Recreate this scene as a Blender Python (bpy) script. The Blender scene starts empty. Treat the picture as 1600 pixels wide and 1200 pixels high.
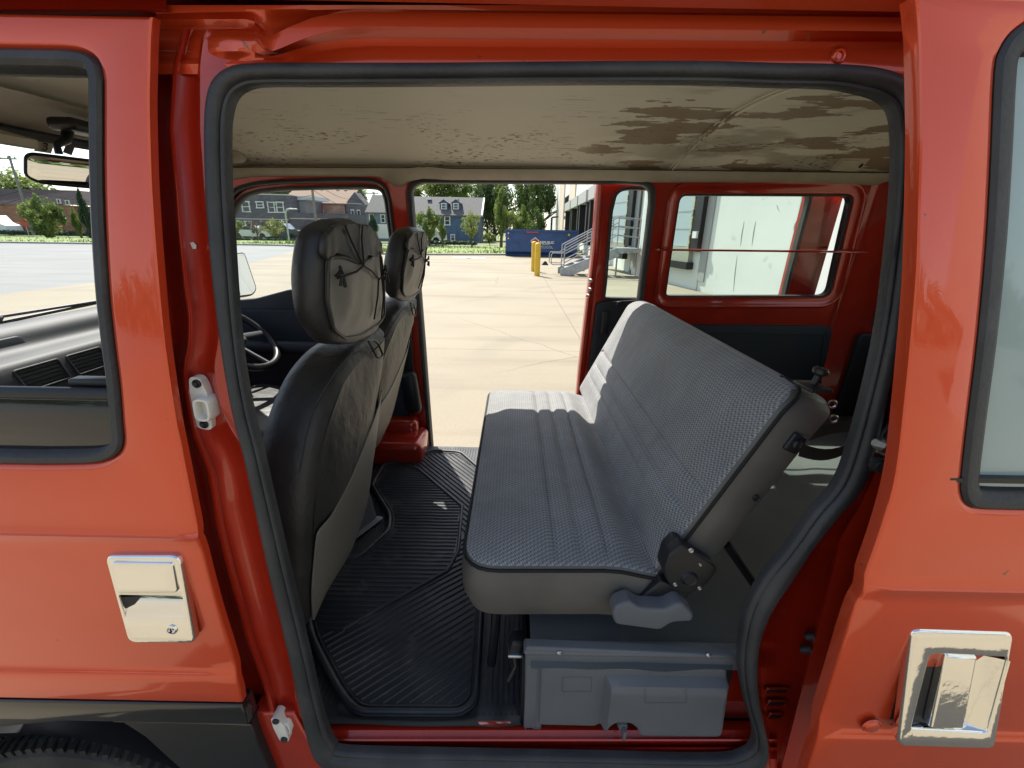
import bpy, bmesh, math, random
from mathutils import Vector, Matrix, noise
from mathutils.geometry import delaunay_2d_cdt
R = math.radians
random.seed(7)
SC = bpy.context.scene
COL = SC.collection
# ------------------------------------------------------------------ camera, sky, sun, exposure
FPX, PIT, ROLL, ZC = 700.0, R(19.05), R(1.1), 1.5
GZ = -0.05
cam_d = bpy.data.cameras.new('camera'); cam = bpy.data.objects.new('camera', cam_d); COL.objects.link(cam)
cam_d.sensor_width = 36; cam_d.lens = FPX/1600*36; cam_d.clip_start = .02; cam_d.clip_end = 3000
cam.matrix_world = Matrix.Translation((0, 0, ZC)) @ Matrix.Rotation(R(90)-PIT, 4, 'X') @ Matrix.Rotation(ROLL, 4, 'Z')
SC.camera = cam
SUN_EL, SUN_AZ = R(51), R(-27)          # azimuth from +Y towards +X
w = bpy.data.worlds.new('World'); SC.world = w; w.use_nodes = True
nt = w.node_tree; nt.nodes.clear()
sky = nt.nodes.new('ShaderNodeTexSky'); sky.sky_type = 'NISHITA'; sky.sun_disc = False
sky.sun_elevation = SUN_EL; sky.sun_rotation = SUN_AZ; sky.air_density = 1.0; sky.dust_density = 1.1; sky.ozone_density = 1.0
bg = nt.nodes.new('ShaderNodeBackground'); bg.inputs[1].default_value = .128
wo = nt.nodes.new('ShaderNodeOutputWorld'); hs = nt.nodes.new('ShaderNodeHueSaturation'); hs.inputs['Saturation'].default_value = .75; nt.links.new(sky.outputs[0], hs.inputs['Color']); nt.links.new(hs.outputs[0], bg.inputs[0]); nt.links.new(bg.outputs[0], wo.inputs[0])
sl = bpy.data.lights.new('sun', 'SUN'); sl.energy = 4.7; sl.angle = R(.5); sl.color = (1, .95, .86)
so = bpy.data.objects.new('sun', sl); COL.objects.link(so)
sd = Vector((math.sin(SUN_AZ)*math.cos(SUN_EL), math.cos(SUN_AZ)*math.cos(SUN_EL), math.sin(SUN_EL)))
so.rotation_euler = sd.to_track_quat('Z', 'Y').to_euler(); so.location = (-4, 8, 12)
SC.view_settings.view_transform = 'Standard'; SC.view_settings.look = 'None'
SC.view_settings.exposure = .95; SC.view_settings.gamma = 1
SC.cycles.max_bounces = 10; SC.cycles.diffuse_bounces = 5; SC.cycles.glossy_bounces = 5; SC.cycles.transparent_max_bounces = 12
SC.cycles.caustics_reflective = False; SC.cycles.caustics_refractive = False
# ------------------------------------------------------------------ measuring: picture position -> point on a plane of the place
cp, sp, cr, sr = math.cos(PIT), math.sin(PIT), math.cos(ROLL), math.sin(ROLL)
def ray(x, y):
    dx, dy = x-800, y-600
    u = (dx*cr+dy*sr)/FPX; v = -(dy*cr-dx*sr)/FPX
    return Vector((u, cp+sp*v, -sp+cp*v))
def atY(x, y, Y): r = ray(x, y); t = Y/r.y; return Vector((r.x*t, Y, ZC+r.z*t))
def atX(x, y, X): r = ray(x, y); t = X/r.x; return Vector((X, r.y*t, ZC+r.z*t))
def atZ(x, y, Z): r = ray(x, y); t = (Z-ZC)/r.z; return Vector((r.x*t, r.y*t, Z))
KN = [(.0, .53), (.3, .535), (.55, .542), (.8, .548), (1.0, .55), (1.12, .553), (1.3, .567), (1.5, .588), (1.7, .613), (1.9, .64)]
def prof(z):
    for i in range(len(KN)-1):
        if z <= KN[i+1][0] or i == len(KN)-2:
            p0 = KN[max(i-1, 0)]; p1 = KN[i]; p2 = KN[i+1]; p3 = KN[min(i+2, len(KN)-1)]
            t = (z-p1[0])/(p2[0]-p1[0]); h = p2[0]-p1[0]
            m1 = (p2[1]-p0[1])/(p2[0]-p0[0]+1e-9); m2 = (p3[1]-p1[1])/(p3[0]-p1[0]+1e-9)
            t2, t3 = t*t, t*t*t
            return (2*t3-3*t2+1)*p1[1]+(t3-2*t2+t)*h*m1+(-2*t3+3*t2)*p2[1]+(t3-t2)*h*m2
def S(x, y, off=0):                      # near side of the van, off = metres behind the outer skin
    Y = .57+off
    for _ in range(6): p = atY(x, y, Y); Y = prof(p.z)+off
    return atY(x, y, Y)
CY = 2.5
def FSd(x, y, off=0):                    # far side, off = metres inside the outer skin
    Y = 1.9-off
    for _ in range(6): p = atY(x, y, Y); Y = CY-prof(p.z)-off
    return atY(x, y, Y)
def abN(pts, off=0): return [(lambda p: (p.x, p.z))(S(x, y, off)) for x, y in pts]
def abF(pts, off=0): return [(lambda p: (p.x, p.z))(FSd(x, y, off)) for x, y in pts]
def mN(off=0): return lambda a, b, d: (a, prof(b)+off+d, b)
def mF(off=0): return lambda a, b, d: (a, CY-prof(b)-off+d, b)
# ------------------------------------------------------------------ mesh helpers
class MB:
    def __init__(s): s.v = []; s.f = []; s.m = []; s.uv = []
    def add(s, vs, fs, m=0, uv=None):
        n = len(s.v); s.v += [tuple(v) for v in vs]; s.f += [tuple(i+n for i in f) for f in fs]
        s.m += [m]*len(fs) if isinstance(m, int) else list(m)
        s.uv += list(uv) if uv else [(0, 0)]*len(vs)
    def box(s, c, d, rot=None, m=0, taper=1.0):
        x, y, z = d[0]/2, d[1]/2, d[2]/2
        vs = [(-x, -y, -z), (x, -y, -z), (x, y, -z), (-x, y, -z), (-x*taper, -y*taper, z), (x*taper, -y*taper, z), (x*taper, y*taper, z), (-x*taper, y*taper, z)]
        M = Matrix.Translation(c) @ (rot if rot else Matrix())
        s.add([M @ Vector(v) for v in vs], [(3, 2, 1, 0), (4, 5, 6, 7), (0, 1, 5, 4), (1, 2, 6, 5), (2, 3, 7, 6), (3, 0, 4, 7)], m)
    def rbox(s, c, d, r=.01, rot=None, m=0, seg=3):
        bm = bmesh.new(); bmesh.ops.create_cube(bm, size=1)
        for v in bm.verts: v.co = Vector((v.co.x*d[0], v.co.y*d[1], v.co.z*d[2]))
        bmesh.ops.bevel(bm, geom=list(bm.edges), offset=min(r, min(d)*.49), segments=seg, profile=.5, affect='EDGES')
        M = Matrix.Translation(c) @ (rot if rot else Matrix())
        bm.verts.index_update()
        s.add([M @ v.co for v in bm.verts], [[v.index for v in f.verts] for f in bm.faces], m); bm.free()
    def tube(s, pts, r, n=8, closed=False, m=0, cap=True, flat=1.0, up=None):
        pts = [Vector(p) for p in pts]; N = len(pts); rings = []; prev = None
        for i, p in enumerate(pts):
            a = pts[i-1] if (i or closed) else p; b = pts[(i+1) % N] if (i < N-1 or closed) else p
            t = (b-a).normalized()
            if up is not None: nn = Vector(up)-Vector(up).dot(t)*t
            elif prev is None: nn = t.orthogonal()
            else: nn = prev-prev.dot(t)*t
            if nn.length < 1e-6: nn = t.orthogonal()
            nn.normalize(); prev = nn; bb = t.cross(nn)
            rr = r[i] if isinstance(r, (list, tuple)) else r
            rings.append([p+nn*math.cos(2*math.pi*k/n)*rr*flat+bb*math.sin(2*math.pi*k/n)*rr for k in range(n)])
        vs = [q for rg in rings for q in rg]; fs = []
        for i in range(N if closed else N-1):
            j = (i+1) % N
            for k in range(n): fs.append((i*n+k, i*n+(k+1) % n, j*n+(k+1) % n, j*n+k))
        if cap and not closed: fs += [tuple(range(n-1, -1, -1)), tuple((N-1)*n+k for k in range(n))]
        s.add(vs, fs, m)
    def lathe(s, prf, n=24, M=None, m=0, closed=False):
        vs = []; fs = []
        for k in range(n):
            c, q = math.cos(2*math.pi*k/n), math.sin(2*math.pi*k/n)
            for (r, z) in prf: vs.append((r*c, r*q, z))
        L = len(prf)
        for k in range(n):
            j = (k+1) % n
            for i in range(L if closed else L-1):
                i2 = (i+1) % L; fs.append((k*L+i, j*L+i, j*L+i2, k*L+i2))
        if M: vs = [M @ Vector(v) for v in vs]
        s.add(vs, fs, m)
    def grid(s, rows, m=0, uv=None, closed_u=False, closed_v=False, flip=False):
        L = len(rows[0]); vs = [p for r_ in rows for p in r_]; fs = []; nr = len(rows)
        for i in range(nr if closed_u else nr-1):
            for k in range(L if closed_v else L-1):
                f = (i*L+k, i*L+(k+1) % L, ((i+1) % nr)*L+(k+1) % L, ((i+1) % nr)*L+k)
                fs.append(f[::-1] if flip else f)
        s.add(vs, fs, m, [q for r_ in uv for q in r_] if uv else None)
    def prism(s, poly, fn, d0, d1, m=0):  # poly in 2D, fn(a, b, d)
        n = len(poly); vs = [fn(a, b, d0) for a, b in poly]+[fn(a, b, d1) for a, b in poly]
        s.add(vs, [tuple(range(n)), tuple(range(2*n-1, n-1, -1))]+[(i, i+n, (i+1) % n+n, (i+1) % n) for i in range(n)], m)
    def build(s, name, mats, parent=None, smooth=40, loc=None, fixn=True, **props):
        me = bpy.data.meshes.new(name); me.from_pydata(s.v, [], s.f)
        mats = mats if isinstance(mats, (list, tuple)) else [mats]
        for mm in mats: me.materials.append(mm)
        me.polygons.foreach_set('material_index', s.m)
        ul = me.uv_layers.new(name='UVMap')
        li = [0]*len(me.loops); me.loops.foreach_get('vertex_index', li)
        ul.data.foreach_set('uv', [c for i in li for c in s.uv[i]])
        bm = bmesh.new(); bm.from_mesh(me); bmesh.ops.remove_doubles(bm, verts=bm.verts, dist=2e-5)
        if fixn: bmesh.ops.recalc_face_normals(bm, faces=bm.faces)
        bm.to_mesh(me); bm.free()
        if smooth:
            me.polygons.foreach_set('use_smooth', [True]*len(me.polygons)); me.set_sharp_from_angle(angle=R(smooth))
        o = bpy.data.objects.new(name, me); COL.objects.link(o)
        if parent is not None:
            o.parent = parent
            if parent.get('root'): o.location = -parent.location
        if loc: o.location = loc
        for k, q in props.items(): o[k] = q
        return o
def thing(name, label, cat, loc=(0, 0, 0), group=None, root=False):
    o = bpy.data.objects.new(name, None); COL.objects.link(o); o.location = loc; o.empty_display_size = .2
    o['label'] = label; o['category'] = cat
    if group: o['group'] = group
    if root: o['root'] = 1
    return o
def tag(o, label=None, cat=None, group=None, kind=None):
    if label: o['label'] = label
    if cat: o['category'] = cat
    if group: o['group'] = group
    if kind: o['kind'] = kind
    return o
def copy_tree(o, parent=None):
    c = o.copy(); COL.objects.link(c)
    if parent is not None: c.parent = parent
    for ch in list(o.children): copy_tree(ch, c)
    return c
def cat(p0, p1, p2, p3, t):
    return tuple(.5*(2*b+(c-a)*t+(2*a-5*b+4*c-d)*t*t+(3*b-a-3*c+d)*t**3) for a, b, c, d in zip(p0, p1, p2, p3))
def spline(pts, n=6, closed=False):
    N = len(pts); out = []
    for i in range(N if closed else N-1):
        g = (lambda k: pts[k % N]) if closed else (lambda k: pts[min(max(k, 0), N-1)])
        for k in range(n): out.append(cat(g(i-1), g(i), g(i+1), g(i+2), k/n))
    if not closed: out.append(tuple(pts[-1]))
    return out
def rnd(pts, r, n=5, step=None):         # round the corners of a closed polygon
    out = []; N = len(pts); rr = r if isinstance(r, (list, tuple)) else [r]*N
    for i in range(N):
        p = Vector(pts[i]); a = Vector(pts[i-1]); b = Vector(pts[(i+1) % N])
        ea = (a-p); eb = (b-p); q = min(rr[i], ea.length*.48, eb.length*.48)
        A = p+ea.normalized()*q; B = p+eb.normalized()*q
        if q < 1e-5: out.append(tuple(p)); continue
        for k in range(n+1):
            t = k/n; out.append(tuple(A*(1-t)**2+p*2*t*(1-t)+B*t*t))
    if step:
        o2 = []
        for i in range(len(out)):
            a = Vector(out[i]); b = Vector(out[(i+1) % len(out)]); k = max(1, int((b-a).length/step))
            for j in range(k): o2.append(tuple(a.lerp(b, j/k)))
        out = o2
    return out
def area2(p): return sum(p[i-1][0]*p[i][1]-p[i][0]*p[i-1][1] for i in range(len(p)))
def inpoly(x, y, P):
    c = False; j = len(P)-1
    for i in range(len(P)):
        if (P[i][1] > y) != (P[j][1] > y) and x < (P[j][0]-P[i][0])*(y-P[i][1])/(P[j][1]-P[i][1])+P[i][0]: c = not c
        j = i
    return c
def inset(P, d):
    N = len(P); out = []
    for i in range(N):
        a = Vector(P[i-1]); p = Vector(P[i]); b = Vector(P[(i+1) % N])
        e1 = (p-a).normalized(); e2 = (b-p).normalized(); n = Vector((-(e1.y+e2.y), e1.x+e2.x))
        L = n.length
        if L < 1e-6: out.append(tuple(p)); continue
        n /= L; k = 1/max(.45, n.dot(Vector((-e1.y, e1.x)))); out.append(tuple(p+n*d*k))
    return out
def sdist(x, y, P):
    m = 9; q = Vector((x, y))
    for i in range(len(P)):
        a = Vector(P[i-1]); b = Vector(P[i]); e = b-a; L = e.length_squared
        t = 0 if L < 1e-12 else max(0, min(1, (q-a).dot(e)/L)); m = min(m, (a+e*t-q).length)
    return m
def plate(mb, outer, holes, mp, T=.01, r=.003, hr=None, step=.04, zs=(), bulge=None, m=(0, 0, 0), back=True, seg=3, bow=None):
    """closed plate: outline and holes in its own (a, b) plane, mp(a, b, depth) puts it in the place"""
    if area2(outer) < 0: outer = outer[::-1]
    holes = [h if area2(h) < 0 else h[::-1] for h in holes]
    hr = r if hr is None else hr
    loops = [(outer, r)]+[(h, hr) for h in holes]
    dep = (lambda a, b: -bulge(a, b)) if bulge else (lambda a, b: 0)
    fl = []
    for P, rr in loops:
        rings = []
        for k in range(seg+1):
            th = math.pi/2*k/seg; ins = rr*(1-math.cos(th)); d = rr*(1-math.sin(th))
            Q = inset(P, ins) if ins > 1e-7 else P
            rings.append((Q, d))
        rows = []
        if back: rows.append([mp(a, b, T) for a, b in P])
        elif T > rr: rows.append([mp(a, b, T) for a, b in P])
        for Q, d in rings: rows.append([mp(a, b, d) for a, b in Q])
        uvs = [list(P)]+[list(Q) for Q, d in rings]
        nrow = len(rows); L = len(P); vs = [p for rw in rows for p in rw]; fs = []
        for i in range(nrow-1):
            for k in range(L): fs.append((i*L+k, i*L+(k+1) % L, (i+1)*L+(k+1) % L, (i+1)*L+k))
        mb.add(vs, fs, [m[1] if i == 0 else m[0] for i in range(nrow-1) for k in range(L)], [q for u in uvs for q in u])
        fl.append(rings[-1][0])
    def fill(F, d, mi, flat):
        pts = []; edges = []
        for P in F:
            n0 = len(pts); pts += [Vector(p) for p in P]; edges += [(n0+i, n0+(i+1) % len(P)) for i in range(len(P))]
        nb = len(pts)
        xs = [p[0] for p in F[0]]; ys = [p[1] for p in F[0]]
        if not flat:
            yy = []; y = min(ys)+step*.5
            while y < max(ys): yy.append(y); y += step
            yy = sorted(yy+list(zs)); x0 = min(xs)+step*.5
            while x0 < max(xs):
                for y in yy:
                    if inpoly(x0, y, F[0]) and not any(inpoly(x0, y, h) for h in F[1:]):
                        if min(sdist(x0, y, P) for P in F) > step*.22: pts.append(Vector((x0, y)))
                x0 += step
        V, E2, FF, _, _, _ = delaunay_2d_cdt(pts, edges, [], 0, 1e-6)
        fs = []
        for f in FF:
            cx = sum(V[i].x for i in f)/len(f); cy = sum(V[i].y for i in f)/len(f)
            if inpoly(cx, cy, F[0]) and not any(inpoly(cx, cy, h) for h in F[1:]): fs.append(f)
        if bulge and not flat:
            vs = []
            for p in V:
                e = min(sdist(p.x, p.y, P) for P in F); vs.append(mp(p.x, p.y, d-bulge(p.x, p.y, e)))
        else: vs = [mp(p.x, p.y, d) for p in V]
        mb.add(vs, fs, mi, [(p.x, p.y) for p in V])
    fill(fl, 0, m[0], False)
    if back: fill([P for P, rr in loops], T, m[2], bow is None and not zs and step > .9)
    return mb
def pipe2d(mb, pts, mp, r, n=8, closed=True, m=0, d=0):
    mb.tube([mp(a, b, d) for a, b in pts], r, n, closed, m)
# ------------------------------------------------------------------ materials
MATS = {}
def N_(nt, t, **kw):
    n = nt.nodes.new(t)
    for k, q in kw.items():
        if k.startswith('i_'): n.inputs[int(k[2:]) if k[2:].isdigit() else k[2:].replace('_', ' ')].default_value = q
        else: setattr(n, k, q)
    return n
def mat(name, col, rough=.5, metal=0, coat=0, coat_r=.03, bump=None, var=None, spec=.5, trans=0, alpha=1, ior=1.45, coord='Object', var2=None):
    m = bpy.data.materials.new(name); m.use_nodes = True; t = m.node_tree; b = t.nodes['Principled BSDF']
    b.inputs['Base Color'].default_value = (*col, 1); b.inputs['Roughness'].default_value = rough; b.inputs['Metallic'].default_value = metal
    b.inputs['Coat Weight'].default_value = coat; b.inputs['Coat Roughness'].default_value = coat_r; b.inputs['Specular IOR Level'].default_value = spec
    b.inputs['Transmission Weight'].default_value = trans; b.inputs['IOR'].default_value = ior
    tc = N_(t, 'ShaderNodeTexCoord'); L = t.links.new
    if var:                              # (other colour, scale, low, high)
        n = N_(t, 'ShaderNodeTexNoise'); n.inputs['Scale'].default_value = var[1]; n.inputs['Detail'].default_value = 6
        mr = N_(t, 'ShaderNodeMapRange'); mr.inputs[1].default_value = var[2]; mr.inputs[2].default_value = var[3]
        mx = N_(t, 'ShaderNodeMix', data_type='RGBA'); mx.inputs[6].default_value = (*col, 1); mx.inputs[7].default_value = (*var[0], 1)
        L(tc.outputs[coord], n.inputs['Vector']); L(n.outputs[0], mr.inputs[0]); L(mr.outputs[0], mx.inputs[0]); src = mx.outputs[2]
        if var2:
            n2 = N_(t, 'ShaderNodeTexNoise'); n2.inputs['Scale'].default_value = var2[1]; n2.inputs['Detail'].default_value = 8
            mr2 = N_(t, 'ShaderNodeMapRange'); mr2.inputs[1].default_value = var2[2]; mr2.inputs[2].default_value = var2[3]
            mx2 = N_(t, 'ShaderNodeMix', data_type='RGBA'); mx2.inputs[7].default_value = (*var2[0], 1)
            L(tc.outputs[coord], n2.inputs['Vector']); L(n2.outputs[0], mr2.inputs[0]); L(mr2.outputs[0], mx2.inputs[0]); L(src, mx2.inputs[6]); src = mx2.outputs[2]
        L(src, b.inputs['Base Color'])
    if bump:                             # (scale, strength, distance)
        n = N_(t, 'ShaderNodeTexNoise'); n.inputs['Scale'].default_value = bump[0]; n.inputs['Detail'].default_value = 4
        bp = N_(t, 'ShaderNodeBump'); bp.inputs['Strength'].default_value = bump[1]; bp.inputs['Distance'].default_value = bump[2]
        L(tc.outputs[coord], n.inputs['Vector']); L(n.outputs[0], bp.inputs['Height']); L(bp.outputs[0], b.inputs['Normal'])
    MATS[name] = m; return m
def glass(name, tint, rough=0.0, refl=.02):
    m = bpy.data.materials.new(name); m.use_nodes = True; t = m.node_tree; t.nodes.clear(); L = t.links.new
    tr = N_(t, 'ShaderNodeBsdfTransparent'); tr.inputs[0].default_value = (*tint, 1); gl = N_(t, 'ShaderNodeBsdfGlossy'); gl.inputs['Roughness'].default_value = rough
    lw = N_(t, 'ShaderNodeLayerWeight'); lw.inputs[0].default_value = .5; pw = N_(t, 'ShaderNodeMath', operation='POWER'); pw.inputs[1].default_value = 5; L(lw.outputs[1], pw.inputs[0])
    fr = N_(t, 'ShaderNodeMath', operation='MULTIPLY_ADD'); fr.inputs[1].default_value = .9; fr.inputs[2].default_value = refl; L(pw.outputs[0], fr.inputs[0]); mx = N_(t, 'ShaderNodeMixShader'); o = N_(t, 'ShaderNodeOutputMaterial')
    L(fr.outputs[0], mx.inputs[0]); L(tr.outputs[0], mx.inputs[1]); L(gl.outputs[0], mx.inputs[2]); L(mx.outputs[0], o.inputs[0]); return m
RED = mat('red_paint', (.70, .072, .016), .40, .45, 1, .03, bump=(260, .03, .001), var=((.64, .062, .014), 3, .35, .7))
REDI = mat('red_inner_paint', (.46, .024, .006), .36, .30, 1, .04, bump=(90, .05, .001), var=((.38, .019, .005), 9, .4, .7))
RUB = mat('rubber_seal', (.032, .033, .036), .5, bump=(130, .35, .003), var=((.06, .06, .062), 9, .45, .75))
BLK = mat('black_plastic', (.014, .015, .017), .42, bump=(300, .2, .0006))
BLKG = mat('black_gloss', (.012, .012, .013), .12, coat=.6)
STEEL = mat('steel', (.55, .55, .54), .3, 1, bump=(60, .1, .001))
CHROME = mat('chrome', (.86, .85, .82), .05, 1, bump=(80, .20, .001))
CHROMES = mat('chrome_smooth', (.86, .86, .86), .05, 1)
WPL = mat('white_plastic', (.74, .72, .66), .35, var=((.62, .58, .50), 30, .4, .7))
HEAD = mat('headliner_trim', (.50, .46, .36), .6, bump=(220, .3, .001), var=((.42, .385, .30), 12, .4, .7))
DASH = mat('dash_plastic', (.034, .038, .042), .6, bump=(420, .5, .001), var=((.055, .062, .07), 5, .45, .75))
CARD = mat('door_card_vinyl', (.022, .028, .036), .6, bump=(300, .4, .001))
VINB = mat('black_vinyl', (.021, .0205, .020), .47, bump=(26, .6, .006), var=((.036, .035, .033), 6, .4, .7))
VING = mat('grey_vinyl', (.165, .154, .134), .45, bump=(34, .30, .003), var=((.155, .143, .124), 7, .4, .7))
VINS = mat('seat_side_vinyl', (.115, .107, .094), .45, bump=(26, .25, .003), var=((.085, .08, .072), 9, .4, .7))
GPL = mat('grey_plastic', (.135, .142, .150), .42, bump=(500, .3, .0006), var=((.11, .116, .124), 5, .4, .7))
CORD = mat('black_cord', (.008, .008, .008), .7)
MATB = mat('mat_rubber', (.026, .029, .033), .5, bump=(140, .3, .001), var=((.055, .056, .058), 7, .42, .72), var2=((.12, .11, .095), 16, .58, .80))
TYRE = mat('tyre_rubber', (.018, .018, .018), .7, bump=(120, .3, .002), var=((.045, .042, .038), 9, .45, .7))
MIRR = mat('mirror_glass', (.85, .85, .83), .01, 1)
GLC = glass('clear_glass', (.97, .985, .98)); GLT = glass('tinted_glass', (.90, .955, .925)); GLD = glass('far_window_glass', (.25, .3, .32))
YEL = mat('yellow_paint', (.72, .45, .03), .5, var=((.55, .33, .03), 4, .5, .8))
GALV = mat('galvanised_steel', (.42, .44, .46), .45, .6, var=((.3, .32, .34), 8, .4, .7))
def tweed(name):
    m = bpy.data.materials.new(name); m.use_nodes = True; t = m.node_tree; b = t.nodes['Principled BSDF']; L = t.links.new
    uv = N_(t, 'ShaderNodeUVMap'); sx = N_(t, 'ShaderNodeSeparateXYZ'); L(uv.outputs[0], sx.inputs[0])
    def M(op, a, b_=None, c=None):
        n = N_(t, 'ShaderNodeMath', operation=op)
        for i, q in enumerate((a, b_, c)):
            if q is None: continue
            if isinstance(q, (int, float)): n.inputs[i].default_value = q
            else: L(q, n.inputs[i])
        return n.outputs[0]
    u, v = sx.outputs[0], sx.outputs[1]
    nz = N_(t, 'ShaderNodeTexNoise'); nz.inputs['Scale'].default_value = 60; L(uv.outputs[0], nz.inputs['Vector'])
    us = M('ADD', M('MULTIPLY', u, 2*math.pi/.0072), M('MULTIPLY', nz.outputs[0], 1.2))
    a = M('SINE', us)
    vs = M('ADD', M('MULTIPLY', v, 2*math.pi/.0088), M('MULTIPLY', us, .5))
    c = M('SINE', vs)
    h = M('ADD', M('MULTIPLY', M('MULTIPLY', a, c), .75), M('ADD', M('MULTIPLY', a, .22), M('MULTIPLY', nz.outputs[0], .25)))
    f = N_(t, 'ShaderNodeMapRange'); f.inputs[1].default_value = -.45; f.inputs[2].default_value = .75; L(h, f.inputs[0])
    fine = N_(t, 'ShaderNodeTexNoise'); fine.inputs['Scale'].default_value = 900; L(uv.outputs[0], fine.inputs['Vector'])
    big = N_(t, 'ShaderNodeTexNoise'); big.inputs['Scale'].default_value = 7; big.inputs['Detail'].default_value = 5; L(uv.outputs[0], big.inputs['Vector'])
    mx = N_(t, 'ShaderNodeMix', data_type='RGBA'); mx.inputs[6].default_value = (.105, .109, .116, 1); mx.inputs[7].default_value = (.37, .37, .365, 1); L(f.outputs[0], mx.inputs[0])
    mg = N_(t, 'ShaderNodeMapRange'); mg.inputs[1].default_value = .3; mg.inputs[2].default_value = .75; mg.inputs[3].default_value = .82; mg.inputs[4].default_value = 1.15
    L(big.outputs[0], mg.inputs[0])
    mm = N_(t, 'ShaderNodeMix', data_type='RGBA', blend_type='MULTIPLY'); mm.inputs[0].default_value = 1; L(mx.outputs[2], mm.inputs[6]); L(mg.outputs[0], mm.inputs[7])
    L(mm.outputs[2], b.inputs['Base Color']); b.inputs['Roughness'].default_value = .75; b.inputs['Sheen Weight'].default_value = .25
    bp = N_(t, 'ShaderNodeBump'); bp.inputs['Strength'].default_value = .5; bp.inputs['Distance'].default_value = .0015
    hh = M('ADD', h, M('MULTIPLY', fine.outputs[0], .8)); L(hh, bp.inputs['Height'])
    n3 = N_(t, 'ShaderNodeTexNoise'); n3.inputs['Scale'].default_value = 11; L(uv.outputs[0], n3.inputs['Vector'])
    b2 = N_(t, 'ShaderNodeBump'); b2.inputs['Strength'].default_value = .35; b2.inputs['Distance'].default_value = .02; L(n3.outputs[0], b2.inputs['Height']); L(bp.outputs[0], b2.inputs['Normal'])
    L(b2.outputs[0], b.inputs['Normal']); return m
TWEED = tweed('woven_tweed')
def weather(m, k=.5):
    t = m.node_tree; b = t.nodes['Principled BSDF']; L = t.links.new; tc = N_(t, 'ShaderNodeTexCoord')
    n = N_(t, 'ShaderNodeTexNoise'); n.inputs['Scale'].default_value = 5; n.inputs['Detail'].default_value = 9; n.inputs['Roughness'].default_value = .65; L(tc.outputs['Object'], n.inputs['Vector'])
    mr = N_(t, 'ShaderNodeMapRange'); mr.inputs[1].default_value = .42; mr.inputs[2].default_value = .72; mr.inputs[3].default_value = .012; mr.inputs[4].default_value = .10*k; L(n.outputs[0], mr.inputs[0]); L(mr.outputs[0], b.inputs['Coat Roughness'])
    w1_ = N_(t, 'ShaderNodeTexNoise'); w1_.inputs['Scale'].default_value = 4.5; w1_.inputs['Detail'].default_value = 1; L(tc.outputs['Object'], w1_.inputs['Vector'])
    w2_ = N_(t, 'ShaderNodeTexNoise'); w2_.inputs['Scale'].default_value = 340; L(tc.outputs['Object'], w2_.inputs['Vector'])
    b1 = N_(t, 'ShaderNodeBump'); b1.inputs['Strength'].default_value = .25; b1.inputs['Distance'].default_value = .006; L(w1_.outputs[0], b1.inputs['Height'])
    b2 = N_(t, 'ShaderNodeBump'); b2.inputs['Strength'].default_value = .06; b2.inputs['Distance'].default_value = .0006; L(w2_.outputs[0], b2.inputs['Height']); L(b1.outputs[0], b2.inputs['Normal'])
    L(b2.outputs[0], b.inputs['Coat Normal'])
    sc = N_(t, 'ShaderNodeTexNoise'); sc.inputs['Scale'].default_value = 38; sc.inputs['Detail'].default_value = 10; L(tc.outputs['Object'], sc.inputs['Vector'])
    m2 = N_(t, 'ShaderNodeMapRange'); m2.inputs[1].default_value = .735; m2.inputs[2].default_value = .75; L(sc.outputs[0], m2.inputs[0])
    mx = N_(t, 'ShaderNodeMix', data_type='RGBA'); src = b.inputs['Base Color'].links[0].from_socket; L(m2.outputs[0], mx.inputs[0]); L(src, mx.inputs[6]); mx.inputs[7].default_value = (.25, .06, .04, 1); L(mx.outputs[2], b.inputs['Base Color'])
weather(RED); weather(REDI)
SKYGL = mat('sky_toned_glass', (.36, .44, .41), .12, coat=.6)  # opaque pane, reflected sky and interior light painted in as pale grey green
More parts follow.
